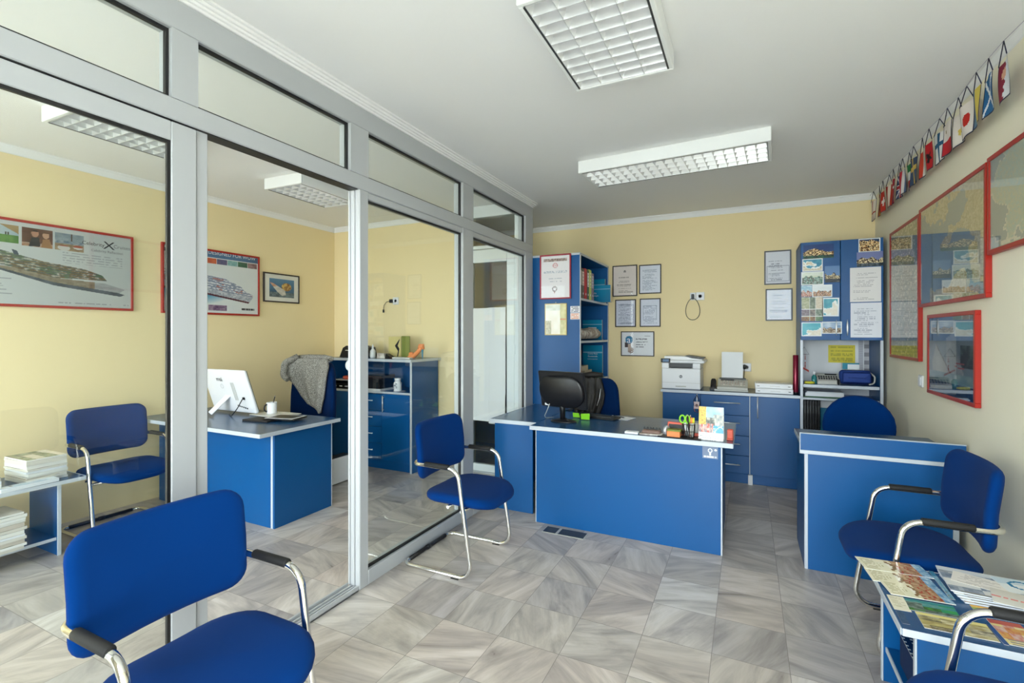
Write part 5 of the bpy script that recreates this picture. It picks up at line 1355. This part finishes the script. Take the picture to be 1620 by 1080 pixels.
tfolder('teal folder with white lettering sticking out of the top bookcase shelf', (-1.475, 5.16, 1.7435), 0, .30, .185, (('Italia', -.03, .10, .030), ('catalogue', -.02, .072, .020)), 0)
tfolder('deep teal folder with a framed white label on the middle bookcase shelf', (-1.58, 5.34, 1.3335), 0, .225, .225, (), 0)
lb = MB().box(-1.625, -1.53, 5.3262, 5.3275, 1.425, 1.475, .0005); solo('label_plate', 'white label plate on the deep teal folder of the middle shelf', 'label', lb, M['paper'])
tfolder('deep teal folder with small white lettering on the third bookcase shelf', (-1.575, 5.34, .9215), 0, .225, .35, (('Costa Rica', 0, .255, .026), ('Guatemala', 0, .225, .026), ('travel programme', 0, .195, .016)), 0)
solo('brochure_sheaf', 'sheaf of pale mottled brochures lying on the middle bookcase shelf', 'brochures', MB().pad(.66, .15, .03, .085, lambda u, v, q: (-1.525 + v, 4.92 + u, 1.402 + q + .010 * math.sin(u * 11) * (1 if q > 0 else 0))), M['stone'])
t = thing('orange_binder', 'thin orange binder standing at the near end of the third bookcase shelf', 'binder', (-1.545, 4.445, .9215))
rbox(.23, .034, .325, .003).build('cover', M['orange'], t); MB().box(.1152, .1162, -.010, .010, .16, .28).build('spine_label', M['stone'], t)
for k, (lab, c, cy, w_, h_) in enumerate((('bundle of khaki brochures lowest on the third bookcase shelf', '#7d8a62', 4.80, .26, .06), ('bundle of grey brochures on the khaki bundle', '#a39a86', 4.72, .24, .055), ('loose crumpled sheets topmost on the third bookcase shelf', '#b9b09a', 4.62, .2, .05), ('thin pale green brochures at the far end of the third shelf', '#8fae98', 5.12, .22, .05))):
    magazine(lab, -1.54, cy, .9215 + (0, .0605, .116, 0)[k], .20, w_, h_, .05 * (k - 1), cover(k + 3, (c, '#d9d6c8', c)), c, 'brochure bundles on the third shelf', 'brochure_bundle', 'brochures', (6, 8))

# ------------------------------------------------------------------ inner office: on the desk
ZI = .7165
t = thing('all_in_one_computer', 'white all in one computer seen from behind on the inner office desk', 'computer', (-3.93, 2.70, ZI), 0)
Rt = Matrix.Rotation(.32, 4, 'X')
MB().pad(.56, .385, .018, .030, lambda u, v, q: (u, q, .215 + v), crown=.15).xf(Rt).build('case', M['whitep'], t)
MB().box(-.27, .27, .0165, .019, .045, .395, .001).xf(Rt).build('screen', M['blackp'], t)
mb = MB().text('msi', (-.065, -.0185, .325), UX, UZ, .058, 'CENTER', .0008, hx('#26272a')); mb.xf(Rt).build('lettering', M['print'], t)
mb = MB().disc((-.055, -.0186, .262), UX, UZ, .020, 24, .0004, hx('#c6c8cc'), .016); mb.xf(Rt).build('emblem', M['print'], t)
for k in range(3): MB().box(.065 + k * .016, .072 + k * .016, -.0188, -.0178, .14, .30).xf(Rt).build('vent_slot', M['greyp'], t)
for k in range(6): MB().box(.07 + k * .022, .082 + k * .022, -.0195, -.0178, .085 - .004 * k, .097 - .004 * k).xf(Rt).build('port', M['darkgrey'], t)
MB().box(.175, .195, -.03, -.0178, .155, .175, .002).xf(Rt).build('plug', M['blackp'], t)
MB().tube(fillet([(.185, -.085, .145), (.17, -.12, .07), (.10, -.12, .006), (-.02, -.06, .006)], .05), .004, 8).build('cable', M['blackp'], t)
ST = Matrix.Translation((-.02, -.060, .155)) @ Matrix.Rotation(-.72, 4, 'X') @ Matrix.Rotation(.30, 4, 'Y')
MB().box(-.032, .032, -.006, .006, -.20, .02, .005).xf(Matrix.Translation((0, -.002, .012)) @ ST).build('stand_leg', M['whitep'], t)
t = thing('mug', 'white mug with a black handle holding a pen on the inner office desk', 'mug', (-3.63, 2.80, ZI + .009))
MB().lathe([(.036, 0), (.039, .004), (.041, .095), (.0375, .095), (.036, .008), (.002, .007)], (0, 0, 0), 24).build('cup', M['whitep'], t)
MB().tube([(-.008 + .010 * math.sin(a) * 0 - .0, -.040 - .024 * math.sin(a), .050 + .030 * math.cos(a)) for a in [PI * k / 12 for k in range(13)]], .006, 8).build('handle', M['blackp'], t)
t = thing('pencil', 'dark pencil standing in the white mug', 'pencil', (-3.63, 2.80, ZI + .017)); MB().tube([(-.01, 0, 0), (.032, .005, .135)], .004, 8).build('shaft', M['jacket'], t); MB().tube([(.032, .005, .135), (.036, .0055, .147)], [.004, .001], 8).build('tip', M['stone'], t)
for k in range(3): magazine(('lowest', 'middle', 'topmost')[k] + ' white paper pad under the mug on the inner office desk', -3.60 + .01 * k, 2.80, ZI + .003 * k, .36, .21, .0028, -.06 + .05 * k, flat('#e9e8e2'), '#dcdad2', 'white paper pads on the inner desk', 'paper_pad', 'paper', (3, 3))
t = thing('notebook', 'dark notebook with a pale edge at the front of the inner office desk', 'notebook', (-3.45, 2.575, ZI), .12)
rbox(.25, .15, .014, .002).build('cover', M['jacket'], t); MB().box(-.128, -.122, -.072, .072, .002, .012).build('page_edge', M['paper'], t)
t = thing('tablet_computer', 'white framed tablet lying on the inner office desk', 'tablet', (-3.285, 2.66, ZI + .0145), .22)
rbox(.26, .18, .012, .004).build('case', M['blackp'], t); MB().box(-.125, .125, -.085, .085, .012, .0145, .002).build('bezel', M['whitep'], t); MB().box(-.108, .108, -.072, .072, .0145, .0150).build('screen', M['blackp'], t)
t = thing('computer_tower', 'small white and black computer tower on the floor behind the inner office desk', 'computer', (-3.50, 3.40, 0))
MB().box(-.06, .06, -.14, .14, .01, .24, .004).build('case', M['blackp'], t); MB().box(.061, .075, -.145, .145, .01, .245, .003).build('side_cover', M['whitep'], t); MB().box(-.04, .04, -.143, -.139, .06, .12).build('front_plate', M['steel'], t)

# ------------------------------------------------------------------ inner office: on and in the cabinet
ZQ = 1.1445
t = thing('handbag', 'black shiny shoulder bag at the left end of the inner cabinet top', 'handbag', (-3.86, 4.08, ZQ))
MB().prism([(-.24, 0), (.20, 0), (.17, .11), (.10, .125), (-.14, .125), (-.19, .10)], -.06, .06, Matrix(((1, 0, 0, 0), (0, 0, -1, 0), (0, 1, 0, 0), (0, 0, 0, 1)))).build('body', M['blackp'], t)
MB().box(-.15, .08, -.064, -.060, .07, .078).build('zip', M['steel'], t)
MB().tube([(.06 + .12 * math.cos(a), -.02, .04 + .105 * math.sin(a)) for a in [PI * k / 16 for k in range(17)]], .011, 8).build('strap', M['blackp'], t)
t = thing('spray_bottle', 'small white bottle with a pointed nozzle on the inner cabinet top', 'bottle', (-3.60, 4.0, ZQ))
MB().lathe([(.026, 0), (.028, .004), (.028, .075), (.012, .095)], (0, 0, 0), 18).build('body', M['whitep'], t); MB().lathe([(.013, .095), (.011, .12), (.004, .145)], (0, 0, 0), 14).build('nozzle', M['whitep'], t)
t = thing('card_holder', 'beige business card holder beside the pointed bottle', 'holder', (-3.455, 3.98, ZQ))
MB().prism([(-.05, 0), (.06, 0), (.045, .05), (-.04, .055)], -.03, .03, Matrix(((1, 0, 0, 0), (0, 0, -1, 0), (0, 1, 0, 0), (0, 0, 0, 1)))).build('body', M['stone'], t); MB().prism([(.062, 0), (.17, 0), (.075, .05)], -.03, .03, Matrix(((1, 0, 0, 0), (0, 0, -1, 0), (0, 1, 0, 0), (0, 0, 0, 1)))).build('wedge', M['blackp'], t)
M['tan'] = mat('tan_board', S('#d6c684'), .6)
t = thing('picture_board', 'folded tan picture board with a black bird shape on the inner cabinet', 'picture board', (-3.40, 4.15, ZQ))
MB().box(-.11, .055, -.006, .006, 0, .225, .002).build('front_leaf', M['tan'], t); MB().box(.058, .165, .004, .016, 0, .232, .002).build('back_leaf', M['olive'], t)  # back leaf's darker olive stands in for the board's shadow
MB().prism([(.0, .0), (.012, .06), (-.03, .115), (.035, .19), (.03, .17), (.005, .115), (.03, .085), (.022, .05), (.012, 0)], 0, .003, Matrix(((1, 0, 0, .01), (0, 0, -1, -.0065), (0, 1, 0, .012), (0, 0, 0, 1)))).build('bird_shape', M['blackp'], t)
solo('zebra_tray', 'flat zebra striped tray in front of the orange shoe', 'tray', MB().pic((-3.28, 3.93, ZQ + .016), (1, 0, 0), (0, 1, 0), .22, .10, 40, 16, lambda u, v: hx('#2a2624') if math.sin(u * 34 + 5 * fbm(u * 4, v * 3, 2)) > .15 else hx('#ece8e0'), .016), M['print'])
t = thing('high_heel_shoe', 'orange high heeled shoe shaped tape holder on the inner cabinet top', 'shoe', (-3.02, 4.0, ZQ), 0)
SH = [(-.115, .016), (-.08, .018), (-.04, .028), (.0, .062), (.035, .098), (.06, .112)]
mb = MB().tube([(x, 0, z) for x, z in SH], [.010, .027, .026, .021, .022, .020], 12); mb.v = [(p[0], p[1], max(p[2], .002)) for p in mb.v]; mb.build('sole', M['orange'], t)
MB().tube([(.03, 0, .105), (.045, 0, .135), (.065, 0, .135), (.08, 0, .10)], [.020, .026, .026, .014], 12).build('counter', M['orange'], t)
MB().tube([(.066, 0, .10), (.070, 0, .0)], [.012, .004], 10).build('heel', M['teal'], t)
MB().lathe([(.012, -.012), (.026, -.012), (.026, .012), (.012, .012)], (-.07, 0, .045), 18, Matrix.Rotation(PI / 2, 4, 'X')).build('bow', M['orange'], t)
ZH_ = .8075
t = thing('pill_bottle', 'white pill bottle on the open shelf of the inner cabinet', 'bottle', (-3.24, 3.97, ZH_ + .005))
MB().lathe([(.038, 0), (.041, .004), (.041, .085), (.030, .098), (.030, .104)], (0, 0, 0), 22).build('body', M['whitep'], t); MB().lathe([(.033, .104), (.033, .128), (.030, .131)], (0, 0, 0), 20).build('cap', M['whitep'], t); MB().pic((-.028, -.0415, .03), UX, UZ, .05, .05, 10, 10, lambda u, v: hx('#6a6f7a') if hsh(int(u * 5), int(v * 5)) < .4 else hx('#e2e4e8')).build('label', M['print'], t)
solo('saucer', 'small white dish under the pill bottle', 'dish', MB().lathe([(.03, 0), (.065, .004), (.06, .0048), (.03, .0045)], (-3.22, 3.975, ZH_), 22), M['whitep'])
for k, (lab, c, h_, w_) in enumerate((('white magazine lowest in the stack on the inner cabinet shelf', '#dfe1e4', .022, .34), ('black folder second in the stack on the inner cabinet shelf', '#17181c', .05, .28), ('black pouch third in the stack on the inner cabinet shelf', '#101114', .05, .22), ('dark red edged book topmost on the inner cabinet shelf stack', '#241418', .035, .24))):
    magazine(lab, -3.58 + .015 * k, 4.02, ZH_ + (0, .022, .072, .122)[k], w_, .24, h_, .03 * k, flat(c, .02), c, 'stack on the inner cabinet shelf', 'magazine' if k == 0 else 'book', 'magazine' if k == 0 else 'book', (3, 3))
t = thing('letter_tray', 'black letter tray at the left of the inner cabinet shelf', 'tray', (-3.96, 4.03, ZH_))
for z in (.0, .045, .09): MB().box(-.14, .13, -.12, .12, z, z + .006, .001).build('tray_floor', M['blackp' if z < .08 else 'whitep'], t)
for x in (-.14, .124): MB().box(x, x + .006, -.12, .12, .006, .09, .001).build('tray_side', M['blackp'], t)
for k in range(3): MB().box(-.11 + k * .08, -.07 + k * .08, -.121, -.119, .022, .034).build('label_slot', M['paper'], t)
solo('red_pouch', 'small red pouch lying on the black letter tray', 'pouch', MB().pad(.16, .10, .03, .035, lambda u, v, q: (-3.92 + u, 4.0 + v, ZH_ + .116 + q)), M['coral'])
solo('postcard', 'white card standing behind the red pouch on the letter tray', 'card', MB().box(-4.03, -3.90, 4.08, 4.083, ZH_ + .097, ZH_ + .22), M['paper'])

# ------------------------------------------------------------------ magazines on the two coffee tables
ORD = ('topmost', 'second from the top', 'third from the top', 'fourth from the top', 'fifth from the top', 'sixth from the top', 'seventh from the top', 'eighth from the top', 'ninth from the top', 'tenth from the top', 'eleventh from the top', 'twelfth from the top')
def stack(where, group, cx, cy, z, w, d, hs, seed, rz=0.0):
    n = len(hs)
    for k, h in enumerate(hs):
        c = ('#3f5a3c', '#5a7f9a', '#8a6a4c', '#b9a98a', '#4c6a8c', '#6a3c44')[int(hsh(k, seed) * 6)]
        e = ('#e3e2dc', '#d6d2c8', '#dfe2e6', '#c9c0b4', '#e9e9e6')[int(hsh(k, seed, 2) * 5)]
        magazine('%s magazine %s' % (ORD[n - 1 - k], where), cx + .012 * (hsh(k, seed, 4) - .5), cy + .014 * (hsh(k, seed, 5) - .5), z, w, d, h - .0006, rz + .06 * (hsh(k, seed, 6) - .5), cover(k + seed, ('#e4ddd0', c, '#cfc8ba')), e, group)
        z += h
stack('in the tall stack behind the left glass pane', 'tall magazine stack on the left table', -4.115, 1.455, .4715, .27, .20, [.014, .018, .012, .020, .015, .012, .022, .016, .012, .010], 3, .06)
stack('in the lower stack at the left photo edge', 'low magazine stack on the left table', -4.06, 1.135, .4715, .27, .20, [.016, .020, .014, .018, .022, .012], 9, -.03)
stack('in the stack on the left table shelf', 'magazine stack on the left table shelf', -4.01, 1.18, .1165, .24, .30, [.020, .016, .024, .018, .014, .022, .018, .026, .016, .014, .020, .012], 15, .03)
magazine('flat white and blue brochure at the front edge of the left coffee table', -3.938, 1.36, .4715, .07, .27, .022, .05, cover(41, ('#dfe8f0', '#a9c3dc', '#eef2f6')), '#e2e6ea', None, 'brochure', 'brochure')
ZT = .4512
def quadsheet(label, P, z, h, fn, name='brochure', nx=40, ny=22, m='gloss', group='brochures on the right coffee table'):
    """thin brochure given by its left-back corner, along vector and depth vector"""
    (ox, oy), (ax, ay), (bx, by) = P
    o = Vector((ox, oy, z + h)); a = Vector((ax - ox, ay - oy, 0)); b = Vector((bx - ox, by - oy, 0))
    # front-left is the origin so that the printed face looks up
    solo(name, label, 'brochure', MB().pic(o + b, a.normalized(), (-b).normalized(), a.length, b.length, nx, ny, fn, h - .0002), M[m], group)
def fan(seed):
    def fn(u, v):
        if u < .42: return mix(hx('#e9e2c4'), hx('#9a8f5c'), .6 if int(v * 22) % 2 == 0 and .1 < v < .9 and .04 < u < .25 and hsh(int(u * 60), int(v * 22), seed) < .8 else (.5 if .27 < u < .36 and abs(v - .5) < .2 and hsh(int(u * 50), int(v * 30)) < .5 else 0))
        d = math.hypot((u - .30) * 1.9, v - .5)
        if d < .36: return hx('#efe9d6')
        if d < .46: return hx('#8a6a44')
        if u < .52: return hx('#e2d6b4')
        if u > .86: return mix(hx('#3f78a8'), hx('#cfe0ea'), fbm(u * 20, v * 9, seed))
        return mix(hx('#7a4a30'), hx('#e2c49a'), fbm(u * 16, v * 9, seed + 1)) if hsh(int(u * 30), int(v * 14), seed) < .85 else hx('#a8402c')
    return fn
quadsheet('cream and brown brochure farthest back of the three fanned out on the right table', ((.411, 2.486), (.632, 2.502), (.429, 2.377)), ZT + .002, .003, fan(1))
quadsheet('cream and brown brochure in the middle of the three fanned out on the right table', ((.425, 2.385), (.632, 2.400), (.434, 2.276)), ZT + .001, .0028, fan(4))
quadsheet('cream and brown brochure nearest of the three fanned out on the right table', ((.455, 2.290), (.640, 2.300), (.470, 2.182)), ZT + .003, .0028, fan(7))
quadsheet('plain pale leaflet under the nearest fanned brochure', ((.456, 2.180), (.505, 2.183), (.456, 2.075)), ZT, .001, doc(70, '#e2dcc6', '#b5ad8c', .05, .8, 12), nx=16, ny=22)
quadsheet('green and blue leaflet with dark plates in front of the fanned brochures', ((.507, 2.178), (.645, 2.186), (.503, 2.094)), ZT, .0014, cover(72, ('#1f7f86', '#4fae3a', '#22302c', '#8fa69a')))
quadsheet('yellow magazine with small photos at the front edge of the right table', ((.515, 2.088), (.70, 2.094), (.515, 1.985)), ZT, .0022, cover(75, ('#e3d890', '#8a7a4c', '#efe9c6', '#4c4438')))
quadsheet('narrow navy strip leaflet along the left edge of the right table', ((.458, 2.07), (.478, 2.072), (.458, 1.985)), ZT, .0008, flat('#23486c'), nx=4, ny=6)
quadsheet('red and yellow leaflet at the right front of the right table', ((.715, 2.140), (.80, 2.142), (.72, 1.99)), ZT, .0022, cover(77, ('#b9574c', '#e0c45a', '#d9d2c4')))
quadsheet('blue spined leaflet beside the yellow magazine', ((.703, 2.10), (.714, 2.10), (.706, 1.985)), ZT, .0012, flat('#2a4c86'), nx=3, ny=6)
quadsheet('orange landscape leaflet in front of the paper stack', ((.700, 2.225), (.80, 2.228), (.700, 2.150)), ZT, .0018, cover(79, ('#e0a83a', '#5aa03c', '#e9c978')))
quadsheet('teal slim leaflet between the fan and the paper stack', ((.652, 2.47), (.668, 2.472), (.652, 2.24)), ZT, .0014, cover(81, ('#3f86a8', '#c9dbe2')), nx=6, ny=20)
stk_c = (('#d8d4cc', '#8a5a4a', '#e9e4da'), ('#cfd3d8', '#a9a39a', '#ece8e0'), ('#e2ddd4', '#7f9ab0', '#d9d4c8'), ('#dcd6ca', '#9a8a78', '#efece4'), ('#d4d8de', '#5c6a7c', '#e6e2da'))
z = ZT
for k, h in enumerate((.006, .005, .006, .004, .005)):
    magazine(('lowest', 'second lowest', 'middle', 'second highest', 'highest') [k] + ' magazine in the loose stack at the back of the right table', .835 - .004 * k, 2.345 + .004 * k, z, .30, .215, h - .0006, .05 - .03 * k, cover(90 + k, stk_c[k]), '#d6dbe4', 'loose magazine stack on the right table', 'magazine', 'magazine', (22, 18)); z += h
magazine('white lined sheet lying on the loose magazine stack', .775, 2.375, z, .15, .10, .0012, -.35, doc(95, '#efe9e2', '#b9b2ac', .1, .8, 10), '#efe9e2', None, 'paper_sheet', 'paper', (26, 20))
magazine('white leaflet with blue ring emblem on the back of the loose stack', .905, 2.395, z, .14, .12, .002, .1, lambda u, v: hx('#2f7fae') if .22 < math.hypot(u - .5, v - .55) < .30 else (hx('#c9dbe6') if v > .6 else hx('#e9eef0')), '#e6e9ec', None, 'leaflet', 'leaflet', (24, 22))
def calq(u, v): return hx('#e98f8a') if .42 < v < .52 and hsh(int(u * 22), 3) < .7 else mix(hx('#ece9e2'), hx('#d6d0c6'), v)
magazine('cream leaflet with a red heading hanging over the front of the loose stack', .865, 2.262, z, .18, .12, .002, -.25, calq, '#ece9e2', None, 'leaflet', 'leaflet', (30, 22))
t = thing('shelf_book', 'navy patterned book lying on the shelf of the right coffee table', 'book', (.60, 2.19, .1405), 0)
MB().box(-.075, .12, -.12, .12, 0, .12, .002).build('pages', M['navy'], t)
MB().pic((-.078, -.122, .1222), (1, 0, 0), (0, 1, 0), .20, .244, 26, 30, lambda u, v: hx('#c9d6e6') if int(u * 26) % 3 == 0 and int(v * 30) % 3 == 0 else hx('#16305c'), .002).build('cover', M['gloss'], t)
